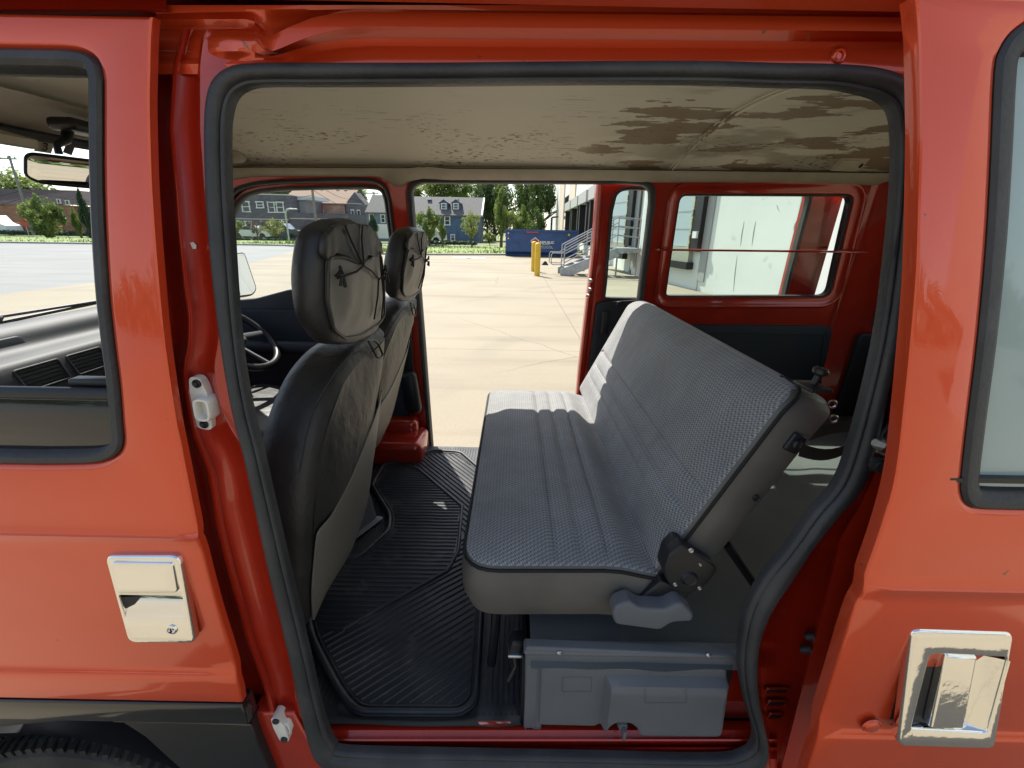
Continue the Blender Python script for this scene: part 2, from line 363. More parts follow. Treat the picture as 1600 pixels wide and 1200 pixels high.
def headliner_mat():
    m = bpy.data.materials.new('stained_headliner'); m.use_nodes = True; t = m.node_tree; b = t.nodes['Principled BSDF']; L = t.links.new
    tc = N_(t, 'ShaderNodeTexCoord'); sx = N_(t, 'ShaderNodeSeparateXYZ'); L(tc.outputs['Object'], sx.inputs[0])
    def M(op, *a):
        n = N_(t, 'ShaderNodeMath', operation=op)
        for i, q in enumerate(a):
            if isinstance(q, (int, float)): n.inputs[i].default_value = q
            else: L(q, n.inputs[i])
        return n.outputs[0]
    def noise_(sc, x, y, det=5):
        mp = N_(t, 'ShaderNodeMapping'); mp.inputs['Scale'].default_value = (x, y, 1); L(tc.outputs['Object'], mp.inputs[0])
        n = N_(t, 'ShaderNodeTexNoise'); n.inputs['Scale'].default_value = sc; n.inputs['Detail'].default_value = det; L(mp.outputs[0], n.inputs['Vector']); return n.outputs[0]
    def win(v, a, b_):
        n = N_(t, 'ShaderNodeMapRange', interpolation_type='SMOOTHSTEP'); n.inputs[1].default_value = a; n.inputs[2].default_value = b_; L(v, n.inputs[0]); return n.outputs[0]
    X, Y = sx.outputs[0], sx.outputs[1]
    patch = win(M('ADD', M('ADD', noise_(2.9, 1, 2.9, 10), M('MULTIPLY', noise_(24, 1, 2.2, 8), .16)), M('MULTIPLY', M('MULTIPLY', win(X, .05, .45), win(Y, 1.02, 1.3)), .17)), .762, .778)
    patch = M('MULTIPLY', patch, M('MULTIPLY', win(Y, .72, .85), win(X, .1, .3)))
    wet = M('MULTIPLY', win(M('ADD', noise_(3.1, 1, 2.2, 6), M('MULTIPLY', win(Y, 1.35, 1.75), .13)), .56, .66), win(X, .15, .6))
    speck = M('MULTIPLY', win(noise_(46, 1, 2.2, 5), .585, .63), M('MULTIPLY', win(noise_(3.3, 1, 1.6), .47, .6), win(Y, 1.2, 1.65)))
    crack = M('MULTIPLY', win(noise_(26, .35, 2.8, 8), .64, .66), win(noise_(4, 1, 1), .45, .55))
    c = None
    base = N_(t, 'ShaderNodeMix', data_type='RGBA'); base.inputs[6].default_value = (.76, .73, .62, 1); base.inputs[7].default_value = (.66, .63, .52, 1); L(noise_(4, 1, 1), base.inputs[0]); c = base.outputs[2]
    for f, col, k in ((wet, (.22, .195, .13), .6), (patch, (.22, .15, .085), .9), (speck, (.075, .05, .03), .85), (crack, (.16, .12, .08), .45)):
        mx = N_(t, 'ShaderNodeMix', data_type='RGBA'); L(M('MULTIPLY', f, k), mx.inputs[0]); L(c, mx.inputs[6]); mx.inputs[7].default_value = (*col, 1); c = mx.outputs[2]
    L(c, b.inputs['Base Color']); b.inputs['Roughness'].default_value = .62
    bp = N_(t, 'ShaderNodeBump'); bp.inputs['Strength'].default_value = .6; bp.inputs['Distance'].default_value = .004
    L(M('SUBTRACT', M('MULTIPLY', noise_(60, 1, 1), .15), M('ADD', M('MULTIPLY', patch, .5), speck)), bp.inputs['Height']); L(bp.outputs[0], b.inputs['Normal']); return m
HLIN = headliner_mat()
# ================================================================== THE VAN
van = thing('van', 'orange red minivan seen from the side with its sliding doors open', 'van', (0, CY/2, GZ), root=True)
VL = -van.location
CRZ = 1.062
def crease(b): return -.0035*math.exp(-((b-CRZ)/.010)**2) - (.002 if b < CRZ else 0)
def lower(b):                                            # second step of the skin, just above the sill
    t = max(0, min(1, (.80-b)/.014)); return -.006*t*t*(3-2*t)
def mD(off=0): return lambda a, b, d: (a, prof(b)+off+d+crease(b)+lower(b), b)
ZS = [CRZ-.03, CRZ-.018, CRZ-.010, CRZ-.005, CRZ-.001, CRZ+.001, CRZ+.005, CRZ+.010, CRZ+.018, CRZ+.03, .81, .80, .797, .793, .789, .785, .775]
# ---- near front door
ez = [(237, 24), (234, 60), (233, 110), (232, 160), (234, 240), (237, 310), (246, 430), (257, 540), (274, 655), (283, 700), (298, 775), (309, 828), (314, 845), (328, 900), (343, 955), (362, 1015), (372, 1050), (379, 1072), (382, 1092)]
edge = abN(spline(ez, 3))
zb = edge[-1][1]; zt = edge[0][1]
fd = [(-1.02, zt)]+edge+[(-1.25, zb), (-1.46, zb+.02), (-1.47, 1.12)]
wr = [(100, 79), (128, 83), (146, 95), (153, 118), (154, 150), (155, 300), (162, 440), (171, 530), (180, 600), (185, 660), (187, 690), (180, 708), (160, 719), (130, 723), (60, 724)]
wh = abN(spline(wr, 3))
fwin = [(-.99, wh[0][1])]+wh+[(-1.36, wh[-1][1]-.002)]
fwin = rnd(fwin, 0, 1, .03)
mb = MB(); plate(mb, fd, [fwin], mD(), T=.014, r=.005, hr=.012, step=.045, zs=ZS, m=(0, 0, 1))
front_door = mb.build('front_door', [RED, REDI], van, 30, label='closed front door with its window down')
def ring(mb, pairs, sec, mp=None, m=0, closed=True, outv=(0, -1, 0)):
    """rubber profile run between an outer and an inner line; sec = [(across, out)]"""
    o = Vector(outv); rows = []
    for A, B in pairs:
        A = Vector(A); B = Vector(B); rows.append([A.lerp(B, w_)+o*h for w_, h in sec])
    mb.grid(rows, m, closed_u=closed)
def offpairs(P, mp, w0, w1):
    a = inset(P, w0); b = inset(P, w1); return [(mp(*p, 0), mp(*q, 0)) for p, q in zip(a, b)]
fwccw = fwin if area2(fwin) > 0 else fwin[::-1]
mb = MB(); ring(mb, offpairs(fwccw, mN(.006), -.002, .020), [(0, -.01), (0, .004), (.15, .008), (.5, .008), (.75, .003), (.8, -.006), (1, -.012), (1, -.024)])
mb.build('window_frame', RUB, front_door)
zsill = S(90, 626).z; zlow = S(90, 707).z
mb = MB()                                                 # lower black panel of the window and the belt moulding
xr = S(183, 660).x+.004
plate(mb, rnd([(-1.34, zlow-.006), (xr, zlow-.006), (xr, zsill), (-1.34, zsill)], [.0, .03, .004, 0], 5), [], mN(.012), T=.012, r=.004, step=.2)
mb.build('window_panel', BLKG, front_door, 35)
mb = MB(); mb.tube([mN(.012)(-1.34, zsill+.006, 0), mN(.012)(-.9, zsill+.006, 0), mN(.012)(xr, zsill+.006, 0)], .009, 10); mb.rbox((xr-.05, prof(zsill)+.03, zsill+.018), (.06, .02, .012), .004)
mb.build('window_sill', BLK, front_door)
mb = MB()                                                 # black band along the foot of the door
zc = S(200, 1121).z
P = [(-1.46, zc), (S(385, 1118).x+.006, zc), (edge[-1][0]+.001, zb-.003), (-1.46, zb-.003)]
plate(mb, P, [], mD(-.001), T=.03, r=.004, step=.1); mb.build('lower_trim', BLKG, front_door, 35)
# chrome handle of the front door
def smooth_px(pts, off, n=4): return abN(spline(pts, n, True), off)
hp = abN([(158, 873), (276, 873), (308, 1002), (204, 1002)], -.014)
hp = rnd(hp, [.012, .016, .012, .016], 6)
cupq = rnd(abN([(185, 931), (284, 933), (291, 968), (199, 968)], -.014), .004, 3)
mb = MB(); hzc = sum(p[1] for p in hp)/len(hp); TH = lambda off: (lambda a, b, d: (a, prof(b)+off+d+(b-hzc)*.06, b))
plate(mb, hp, [cupq], TH(-.014), T=.012, r=.0035, hr=.002, step=.02, m=(0, 1, 1), back=False)
flap = rnd(abN([(168, 882), (266, 883), (277, 927), (182, 928)], -.017), [.006]*4, 4)
plate(mb, flap, [], TH(-.0175), T=.005, r=.002, step=.02, back=False)
ccw = lambda P: P if area2(P) > 0 else P[::-1]
plate(mb, inset(ccw(cupq), -.003), [], (lambda a, b, d: (a, prof(b)-.0085+d+(b-sum(p[1] for p in cupq)/len(cupq))*.36, b)), T=.002, r=.0005, step=.02, m=(1, 1, 1))
a = abN([(187, 933), (216, 935), (202, 965), (198, 963)], -.010)
mb.add([TH(-.010)(*a[0], 0), TH(-.006)(*a[1], .0), TH(-.004)(*a[1], 0), TH(-.010)(*a[3], 0), TH(-.004)(*a[2], 0)], [(0, 1, 3), (1, 2, 4, 3)], 2)
kc = S(268, 984, -.018); mb.lathe([(.0085, 0), (.0085, .003), (.006, .004), (.0055, .001), (0, .001)], 20, Matrix.Translation((kc.x, prof(kc.z)-.0155, kc.z)) @ Matrix.Rotation(R(90), 4, 'X'), 1)
mb.box((kc.x, prof(kc.z)-.0195, kc.z), (.0015, .002, .007), None, 2)
mb.build('door_handle', [CHROME, CHROMES, BLK], front_door, 35)
mb = MB(); plate(mb, inset(hp, -.003), [], mN(-.001), T=.003, r=.001, step=.2); mb.build('handle_gasket', BLK, front_door)
# ---- near pillar between the front door and the opening (door jamb)
def ip(tab, y):
    if y <= tab[0][0]: return tab[0][1]
    for (a, b), (c, d) in zip(tab, tab[1:]):
        if y <= c: return b+(d-b)*(y-a)/(c-a)
    return tab[-1][1]
Eg = [(y, x) for x, y in ez]+[(1125, 390), (1210, 418)]
RA = [(30, 297), (45, 290), (105, 275), (200, 268), (300, 278), (360, 282), (400, 286), (450, 291), (485, 297), (515, 298), (545, 296), (570, 289), (600, 290), (640, 296), (680, 304), (710, 317), (740, 329), (820, 341), (900, 361), (950, 376), (1000, 389), (1050, 408), (1100, 423), (1210, 446)]
RB = [(30, 330), (60, 318), (100, 313), (200, 312), (300, 318), (400, 328), (450, 336), (500, 341), (540, 340), (570, 335), (600, 337), (640, 347), (665, 358), (690, 372), (710, 382), (780, 395), (860, 415), (960, 439), (1020, 455), (1060, 457), (1130, 470), (1210, 487)]
SO = [(90, 350), (120, 346), (135, 337), (165, 328), (220, 326), (300, 328), (380, 333), (470, 342), (560, 354), (640, 368), (705, 385), (800, 405), (895, 425), (960, 441), (1035, 458), (1110, 474), (1165, 488), (1210, 505)]
rows = []
ys = list(range(46, 1215, 12))
for y in ys:
    e, a, b, s_ = ip(Eg, y), ip(RA, y), ip(RB, y), ip(SO, y)
    b = min(b, s_-1); a = min(a, b-6); rows.append([(e-14, .030), (e-6, .060), (e+6, .072), (a-10, .070), (a-6, .052), (a-4.5, .034), (a-2, .0305), (a+2.5, .0305), (a+5, .034), (a+9, .044), ((a+b)/2, .047), (b-5, .045), (b-3, .037), (b, .034), (b+2, .035), (max(s_+2, b+3), .038), (s_+18, .041)])
G = [[S(x, y, o) for x, o in rw] for y, rw in zip(ys, rows)]
mb = MB(); mb.grid(G); 
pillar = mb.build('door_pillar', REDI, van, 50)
# ---- rail above the opening
xs_ = list(range(244, 441, 14))+list(range(446, 640, 10))+list(range(650, 1510, 24))
def rail(x):
    f = lambda *t: ip(t, x)
    yg = f((240, 21), (560, 14), (1400, 23)); yu = f((410, 62), (425, 56), (450, 43), (490, 27), (530, 20), (560, 18), (1400, 27)); yl = f((410, 84), (430, 79), (460, 66), (495, 53), (530, 45), (560, 41), (1400, 49))
    ys1 = f((410, 90), (430, 87), (460, 78), (500, 67), (540, 61), (580, 59), (1400, 66)); yb = f((410, 92), (450, 90), (490, 82), (540, 74), (580, 72), (1400, 78)); yz = f((240, 100), (1300, 99), (1400, 112), (1500, 125))
    if x < 422:
        k = max(0, min(1, (x-395)/25)); bl = math.exp(-((x-355)/38)**2)*.016
        base = [(8, .024), (yg, .026), (30, .045-.0*bl), (42, .05), (46, .048-bl), (60, .046-bl*1.3), (80, .046-bl*1.2), (90, .044-bl*.5), (95, .040), (yz, .038), (yz+16, .042)]
        r2 = [(8, .024), (yg, .026), (yu-4, .034), (yu, .010), (yl, .008), (yl+1.5, .045), (ys1, .05), (ys1+1, .036), (yb, .042), (yz, .036), (yz+16, .04)]
        return [(a[0]*(1-k)+b[0]*k, a[1]*(1-k)+b[1]*k) for a, b in zip(base, r2)]
    return [(8, .024), (yg, .026), (yu-3, .022), (yu, .008), (yl, .006), (yl+1.5, .048), (ys1-1, .052), (ys1, .034), (yb, .040), (yz, .036), (yz+16, .04)]
mb = MB(); rowsr = []
for x in xs_:
    r_ = rail(x); p = [tuple(S(x, y, o)) for y, o in r_]
    q = []
    for i in range(len(p)-1):
        for k in range(3): q.append(tuple(p[i][j]+(p[i+1][j]-p[i][j])*k/3 for j in range(3)))
    q.append(p[-1]); rowsr.append(q)
mb.grid(rowsr); mb.build('roof_rail', RED, van, 45)
mb = MB(); mb.grid([[S(x, y, o) for y, o in ((-16, .022), (3, .020), (14, .018), (19, .022), (23, .04), (34, .055))] for x in range(-260, 262, 20)]); mb.build('roof_gutter', REDI, van, 40)
pg = S(1310, 88, .036)
mb = MB(); mb.lathe([(0, .001), (.003, .001), (.0035, .0), (.0045, .0), (.005, .0025), (.007, .003), (.008, .002), (.009, 0)], 24, Matrix.Translation(pg) @ Matrix.Rotation(R(90), 4, 'X')); mb.build('rail_plug', RED, van)
# ---- the rubber seal round the opening
SEAL = [((333, 380), (363, 380)), ((328, 300), (358, 300)), ((326, 220), (356, 220)), ((328, 165), (358, 182)), ((338, 130), (367, 152)), ((360, 110), (388, 137)), ((395, 102), (420, 133)), ((500, 101), (500, 133)), ((680, 101), (680, 132)), ((880, 99), (880, 130)), ((1080, 98), (1080, 130)), ((1200, 101), (1200, 134)), ((1300, 103), (1290, 136)), ((1360, 108), (1335, 143)), ((1400, 120), (1370, 153)), ((1422, 140), (1392, 172)), ((1431, 180), (1399, 215)), ((1430, 260), (1398, 290)), ((1422, 380), (1389, 390)), ((1404, 500), (1375, 500)), ((1385, 590), (1357, 590)), ((1363, 695), (1329, 695)), ((1342, 758), (1306, 755)), ((1306, 800), (1268, 800)), ((1268, 848), (1228, 857)), ((1235, 900), (1196, 895)), ((1205, 945), (1170, 940)), ((1186, 990), (1158, 990)), ((1180, 1040), (1155, 1040)), ((1184, 1095), (1164, 1095)), ((1196, 1150), (1176, 1135)), ((1195, 1185), (1176, 1160)), ((1170, 1205), (1160, 1176)), ((1120, 1212), (1110, 1184)), ((900, 1206), (900, 1180)), ((700, 1202), (700, 1176)), ((540, 1198), (545, 1172)), ((505, 1190), (524, 1163)), ((488, 1165), (512, 1140)), ((474, 1110), (500, 1100)), ((458, 1035), (485, 1035)), ((441, 960), (468, 960)), ((425, 895), (452, 895)), ((405, 800), (430, 800)), ((385, 705), (408, 705)), ((368, 640), (392, 640)), ((354, 560), (378, 560)), ((342, 470), (369, 470))]
oo = spline([a for a, b in SEAL], 4, True); ii = spline([b for a, b in SEAL], 4, True)
pairs = [(S(*a, .036+.0012*noise.noise(Vector((k*.3, 0, 0)))), S(*b, .036)) for k, (a, b) in enumerate(zip(oo, ii))]
mb = MB(); ring(mb, pairs, [(0, -.008), (-.02, .004), (.05, .011), (.16, .0145), (.40, .0155), (.58, .0145), (.70, .010), (.75, .0065), (.79, .0065), (.84, .009), (.95, .008), (1.0, .002), (1.0, -.010)])
mb.build('door_seal', RUB, van, 60)
# return flange of the body behind the seal
mb = MB(); ring(mb, pairs, [(.7, -.008), (.3, -.010), (-.25, -.016)]); mb.build('opening_flange', REDI, van)
# ---- jamb behind the opening, in front of the sliding door
SR = [(60, 1440), (100, 1380), (112, 1385), (125, 1408), (140, 1421), (180, 1430), (260, 1429), (380, 1421), (500, 1403), (590, 1384), (695, 1362), (758, 1341), (800, 1305), (848, 1267), (900, 1234), (945, 1204), (990, 1185), (1040, 1179), (1095, 1183), (1150, 1195), (1210, 1200)]
RR = [(60, 1500), (200, 1462), (300, 1450), (400, 1430), (500, 1415), (560, 1404), (620, 1393), (700, 1376), (740, 1365), (790, 1342), (840, 1312), (920, 1293), (1008, 1270), (1100, 1245), (1210, 1217)]
ys = list(range(96, 1215, 13)); G = []
for y in ys:
    s_ = ip(SR, y); r_ = max(ip(RR, y), s_+8); dp = .038+.05*max(0, min(1, (r_-s_-14)/40))
    G.append([S(x, y, o) for x, o in ((s_-14, .042), (s_-4, .040), (s_+3, .040), (s_+6, (dp+.04)/2), (s_+9, dp), ((s_+r_)/2, dp*1.02), (r_-5, dp), (r_-1, .045), (r_+2, .032), (r_+14, .030), (r_+75, .028), (r_+78, .034), (r_+130, .034))])
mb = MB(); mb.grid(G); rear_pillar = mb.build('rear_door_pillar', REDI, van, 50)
mb = MB()                                                  # louvre slots, drain plug
for (x, y, wv, hv) in ((1215, 1079, .044, .009), (1214, 1099, .036, .011), (1212, 1119, .028, .011), (1209, 1136, .018, .010)):
    c = S(x, y, .082); P = rnd([(c.x-wv*.5, c.z-hv*.55), (c.x+wv*.5, c.z-hv*.55), (c.x+wv*.5, c.z+hv*.55), (c.x-wv*.5, c.z+hv*.55)], hv*.5, 5)
    Pq = [(c2[0], c2[1]) for c2 in P]
    ring(mb, [((a, c.y+.001, b), (a2, c.y+.001, b2)) for (a, b), (a2, b2) in zip(inset(Pq, -.0025), inset(Pq, .0008))], [(0, 0), (.3, .0025), (.6, .0028), (1, -.003)], m=0)
    mb.add([(a, c.y+.0005, b) for a, b in Pq], [tuple(range(len(Pq)))], 1)
mb.build('air_vent', [REDI, BLK], van)
for (x, y) in ((1258, 995), (1250, 1015)):
    c = S(x, y, .075); mb = MB(); mb.lathe([(0, 0), (.006, 0), (.0075, .003), (.0075, .03), (.006, .034), (0, .034)], 16, Matrix.Translation((c.x, c.y, c.z)) @ Matrix.Rotation(R(64), 4, 'Y') @ Matrix.Rotation(R(15), 4, 'X')); mb.build('door_roller', RUB, van)
# striker on the rear jamb
c = S(1378, 690, .03)
mb = MB()
P = rnd([(-.017, -.042), (.012, -.042), (.015, .045), (-.004, .05), (-.013, .02)], .008, 4)
mb.prism(P, lambda a, b, d: (c.x+a+b*.12, c.y-.012+d, c.z+b), 0, .006, 0)
mb.lathe([(.012, 0), (.012, .004), (.007, .006), (.007, .009), (0, .009)], 18, Matrix.Translation((c.x-.008, c.y-.012, c.z-.03)) @ Matrix.Rotation(R(90), 4, 'X'), 1)
mb.lathe([(.009, 0), (.009, .004), (.006, .006), (0, .006)], 18, Matrix.Translation((c.x+.004, c.y-.012, c.z+.034)) @ Matrix.Rotation(R(90), 4, 'X'), 0)
mb.tube([(c.x-.012, c.y-.012, c.z+.004), (c.x-.022, c.y-.02, c.z+.006), (c.x-.022, c.y-.026, c.z+.003), (c.x-.006, c.y-.03, c.z-.004), (c.x+.012, c.y-.02, c.z-.005)], [.005, .0085, .009, .0095, .009], 12, m=0)
mb.build('door_striker', [STEEL, RUB], van)
# ---- white catches on the front pillar
def catch(x, y, sc, tilt, depth=.012):
    c = S(x, y, .046 if y < 900 else .036); M = Matrix.Translation(c) @ Matrix.Rotation(R(tilt), 4, 'Y'); mb = MB()
    f = lambda a, b, d: M @ Vector((a*sc, -d*sc, b*sc))
    P = rnd([(-.012, -.040), (.012, -.042), (.013, -.012), (.013, .016), (.004, .044), (-.012, .044), (-.015, .01)], .009, 5)
    mb.prism(P, f, -.002, depth, 0)
    Q = rnd([(-.004, -.022), (.022, -.022), (.022, .016), (-.004, .016)], .012, 6)
    ring(mb, [(f(*a, 0), f(*b, 0)) for a, b in zip(Q, inset(Q, .009 if area2(Q) > 0 else -.009))], [(0, 0), (0, .022*sc), (.15, .026*sc), (.5, .026*sc), (.62, .02*sc), (.7, .004*sc)], 0, m=0)
    mb.add([f(a, b, .007) for a, b in Q], [tuple(range(len(Q)))], 0)
    for (a, b) in ((-.001, .034), (.001, -.032)): mb.lathe([(.0062, 0), (.0062, .002), (.0045, .0035), (.002, .001), (0, .001)], 14, M @ Matrix.Translation((a*sc, -depth*sc, b*sc)) @ Matrix.Rotation(R(90), 4, 'X'), 1)
    mb.build('door_catch', [WPL, BLK], van, 50)
catch(322, 628, .95, 4); catch(447, 1122, .72, -8, .03)
mb = MB(); c = S(303, 384, .045); mb.add([c+Vector(v) for v in ((-.004, -.001, .004), (.001, -.001, .005), (.004, -.001, .001), (.003, -.001, -.004), (-.002, -.001, -.004))], [(0, 1, 2, 3, 4)]); mb.build('paint_chip', WPL, pillar)
# ---- near sliding door, slid back along the side
sy = [(1431, -8), (1436, 40), (1438, 100), (1439, 200), (1437, 300), (1433, 420), (1425, 520), (1413, 640), (1401, 738), (1386, 800), (1370, 850), (1352, 900), (1343, 932), (1336, 945), (1325, 975), (1308, 1030), (1288, 1095), (1265, 1170), (1244, 1240)]
OFF = -.075
sedge = abN(spline(sy, 3), OFF)
sdp = [(1.42, sedge[0][1])]+sedge+[(1.40, sedge[-1][1])]
wsy = [(1605, 40), (1585, 56), (1571, 78), (1563, 110), (1557, 240), (1549, 380), (1535, 530), (1520, 650), (1509, 745), (1509, 770), (1516, 786), (1535, 793), (1605, 795)]
wl = abN(spline(wsy, 3), OFF)
swin = rnd([(1.22, wl[0][1]-.01)]+wl+[(1.26, wl[-1][1])], [.05]+[0]*len(wl)+[.05], 5)
swin = rnd(swin, 0, 1, .03)
mb = MB(); plate(mb, sdp, [swin], (lambda a, b, d: (a, prof(b)+OFF+d+crease(b)+lower(b), b)), T=.020, r=.004, hr=.011, step=.045, zs=ZS, m=(0, 0, 1))
sliding_door = mb.build('sliding_door', [RED, REDI], van, 30, label='near sliding door slid back, its front edge beside the opening')
sw = swin if area2(swin) > 0 else swin[::-1]
mb = MB(); ring(mb, offpairs(sw, mN(OFF+.008), -.003, .024), [(0, -.01), (0, .006), (.15, .010), (.55, .010), (.8, .006), (1, -.002), (1, -.014)])
mb.build('window_seal', RUB, sliding_door)
mb = MB(); plate(mb, inset(sw, .02), [], mN(OFF+.010), T=.004, r=.001, step=.1); mb.build('window_glass', SKYGL, sliding_door)
zz = S(1560, 752, OFF).z
mb = MB(); mb.box((.85+wl[8][0]*.0, prof(zz)+OFF+.006, zz), (.62, .012, .006)); mb.build('window_bar', BLK, sliding_door)
# chrome handle of the sliding door
def HB(px, off): return abN(px, off)
hp2 = rnd(HB([(1438, 996), (1600, 1001), (1543, 1158), (1393, 1154)], OFF-.016), [.012, .012, .012, .014], 6)
pk = rnd(HB([(1462, 1030), (1582, 1035), (1534, 1136), (1418, 1130)], OFF-.016), [.007, .006, .006, .005], 4)
mb = MB(); hzj = sum(p[1] for p in hp2)/len(hp2); TJ = lambda off: (lambda a, b, d: (a, prof(b)+OFF+off+d+(b-hzj)*.12, b))
plate(mb, hp2, [pk], TJ(-.016), T=.012, r=.004, hr=.003, step=.02, m=(0, 1, 1), back=False)
plate(mb, inset(ccw(pk), -.003), [], TJ(-.0055), T=.002, r=.0005, step=.02, m=(2, 1, 1))
ll = abN([(1530, 1034), (1582, 1036), (1534, 1136), (1498, 1134)], OFF-.012)      # bright dished half of the recess
rw = []
for i in range(7):
    t = i/6; A = Vector(ll[0]).lerp(Vector(ll[3]), t); B = Vector(ll[1]).lerp(Vector(ll[2]), t)
    rw.append([TJ(0)(*A.lerp(B, k/6), -.0065-.009*(k/6)**1.6) for k in range(7)])
mb.grid(rw, 0)
bar = rnd(HB([(1487, 1031), (1536, 1034), (1499, 1131), (1446, 1130)], OFF-.018), .003, 3)
plate(mb, bar, [], TJ(-.0185), T=.012, r=.0035, step=.02)
mb.build('door_handle', [CHROME, CHROMES, BLK], sliding_door, 35)
mb = MB(); plate(mb, inset(hp2, -.004), [], mN(OFF-.002), T=.004, r=.001, step=.2); mb.build('handle_gasket', BLK, sliding_door)
c = S(1356, 1127, OFF)
mb = MB(); mb.lathe([(0, .0025), (.0095, .0025), (.0108, .0015), (.0118, 0), (.0128, .001), (.0140, 0)], 28, Matrix.Translation((c.x, c.y-.0075, c.z)) @ Matrix.Rotation(R(90), 4, 'X')); mb.build('round_plug', RED, sliding_door)
mb = MB(); P = abN([(1425, 30), (1432, 22), (1437, 112), (1430, 116)], -.05); mb.prism(P, mN(-.048), 0, .01); mb.build('edge_cap', HEAD, sliding_door)
mb = MB(); c = S(1423, 380, -.05); mb.lathe([(0, .002), (.006, .002), (.008, 0)], 16, Matrix.Translation(c) @ Matrix.Rotation(R(70), 4, 'X')); mb.build('door_buffer', RED, sliding_door)
# ---- sill of the opening
xs_ = list(range(478, 1215, 16)); G = []
for x in xs_:
    k = max(0, min(1, (x-1100)/60)); G.append([S(x, y, o) for y, o in ((1126, .098), (1132, .085), (1141, .074), (1152, .066), (1155, .056), (1158, .054), (1160, .060), (1166, .064), (1168, .052), (1171, .052), (1174, .058), (1186, .044), (1215, .04))])
mb = MB(); mb.grid(G); mb.build('door_sill', REDI, van, 40)
# ---- outer skin seen only from the side: rocker, rear quarter, nose, roof, floor pan
mb = MB(); plate(mb, [(-.46, .30), (1.5, .30), (1.5, .47), (-.33, .47), (-.385, .66), (-.46, .66)], [], mN(.028), T=.03, r=.006, step=.12)
mb.build('rocker_panel', REDI, van, 35)
mb = MB(); plate(mb, rnd([(.60, .47), (1.52, .47), (1.60, 1.1), (1.52, 1.74), (.60, 1.74)], .05, 4), [rnd([(.74, 1.16), (1.48, 1.16), (1.44, 1.64), (.74, 1.64)], .05, 4)], mN(.004), T=.03, r=.006, step=.1)
mb.build('rear_quarter_panel', RED, van, 35)
rq = [(x, prof(1.72)+.02) for x in (0,)]
def roofrow(x):
    q = [(.605, 1.735), (.592, 1.742), (.598, 1.754), (.63, 1.765), (.72, 1.80), (.90, 1.835), (1.25, 1.85)]
    q = q+[(CY-a, b) for a, b in q[-2::-1]]
    q.append((CY-.665, 1.715))
    dx = max(0, -1.0-x)**2*.9+max(0, x-1.45)**2*3
    return [(x, a, b-dx) for a, b in q]
mb = MB(); mb.grid([roofrow(x) for x in [-1.22, -1.1, -1.0, -.8, -.5, 0, .5, 1.0, 1.3, 1.5, 1.58, 1.62]]); 
mb.build('roof', RED, van, 40)
def bodyrow(z, xf): return [(xf+.10, prof(z)+.0, z), (xf+.02, prof(z)+.08, z), (xf-.05, prof(z)+.3, z), (xf-.07, CY/2, z), (xf-.05, CY-prof(z)-.3, z), (xf+.02, CY-prof(z)-.08, z), (xf+.10, CY-prof(z), z)]
mb = MB(); mb.grid([bodyrow(z, x) for z, x in ((.28, -1.62), (.45, -1.70), (.7, -1.72), (.95, -1.70), (1.12, -1.66))]); mb.build('front_panel', RED, van, 50)
mb = MB()
for yy in (.83, 1.67): mb.lathe([(0, .02), (.06, .015), (.085, 0), (.09, -.03)], 24, Matrix.Translation((-1.77, yy, .82)) @ Matrix.Rotation(R(-90), 4, 'Y'))
for k, yy in enumerate((.83, 1.67)):
    h = MB(); h.lathe([(0, .02), (.06, .015), (.085, 0), (.09, -.03)], 24, Matrix.Translation((-1.77, yy, .82)) @ Matrix.Rotation(R(-90), 4, 'Y')); h.build('headlight', CHROMES, van)
mb = MB(); mb.rbox((-1.74, CY/2, .45), (.12, 1.36, .16), .04); mb.build('bumper', BLK, van)
def wsp(y, t):                                              # windscreen surface, t=0 foot, 1 top
    k = ((y-CY/2)/.66)**2
    return (-1.60+.33*t+.10*k, y, 1.175+.535*t+.015*math.sin(t*3.1))
mb = MB(); mb.grid([[wsp(CY/2+(i/12-.5)*1.28, t/8) for i in range(13)] for t in range(9)]); mb.build('windscreen', GLC, van)
mb = MB(); fr = [wsp(CY/2-.64, t/8) for t in range(9)]+[wsp(CY/2+(i/12-.5)*1.28, 1) for i in range(13)]+[wsp(CY/2+.64, 1-t/8) for t in range(9)]+[wsp(CY/2-(i/12-.5)*1.28, 0) for i in range(13)]
mb.tube(fr, .014, 8, True); mb.build('windscreen_seal', RUB, van)
for sgn in (0, 1):
    mb = MB(); ff = lambda y: CY-y if sgn else y
    mb.tube([(-1.50, ff(.575), 1.12), (-1.36, ff(.59), 1.36), (-1.22, ff(.61), 1.60), (-1.10, ff(.63), 1.71)], .032, 10); mb.build('windscreen_pillar', REDI, van)
mb = MB(); mb.box((-.1, CY/2, .40), (2.9, 1.34, .10)); mb.box((1.0, CY/2, .42), (1.1, 1.2, .16)); mb.build('floor_pan', BLK, van)
# rear end
mb = MB(); rear = lambda a, b, d: (1.60-.10*max(0, b-1.1)/.6-d, a, b)
plate(mb, rnd([(.60, .38), (1.90, .38), (1.88, 1.72), (.62, 1.72)], .05, 4), [rnd([(.72, 1.15), (1.78, 1.15), (1.74, 1.62), (.76, 1.62)], .06, 4)], rear, T=.05, r=.01, step=.12, m=(0, 0, 1))
hatch = mb.build('rear_hatch', [RED, REDI], van, 35)
mb = MB(); plate(mb, rnd([(.71, 1.14), (1.79, 1.14), (1.75, 1.63), (.75, 1.63)], .06, 4), [], lambda a, b, d: rear(a, b, d+.01), T=.004, r=.001, step=.3); mb.build('window_glass', GLT, hatch)
mb = MB(); plate(mb, rnd([(.8, .62), (1.7, .62), (1.7, 1.02), (.8, 1.02)], .05, 4), [], lambda a, b, d: rear(a, b, .062-d), T=.01, r=.004, step=.3); mb.build('trim_panel', CARD, hatch)
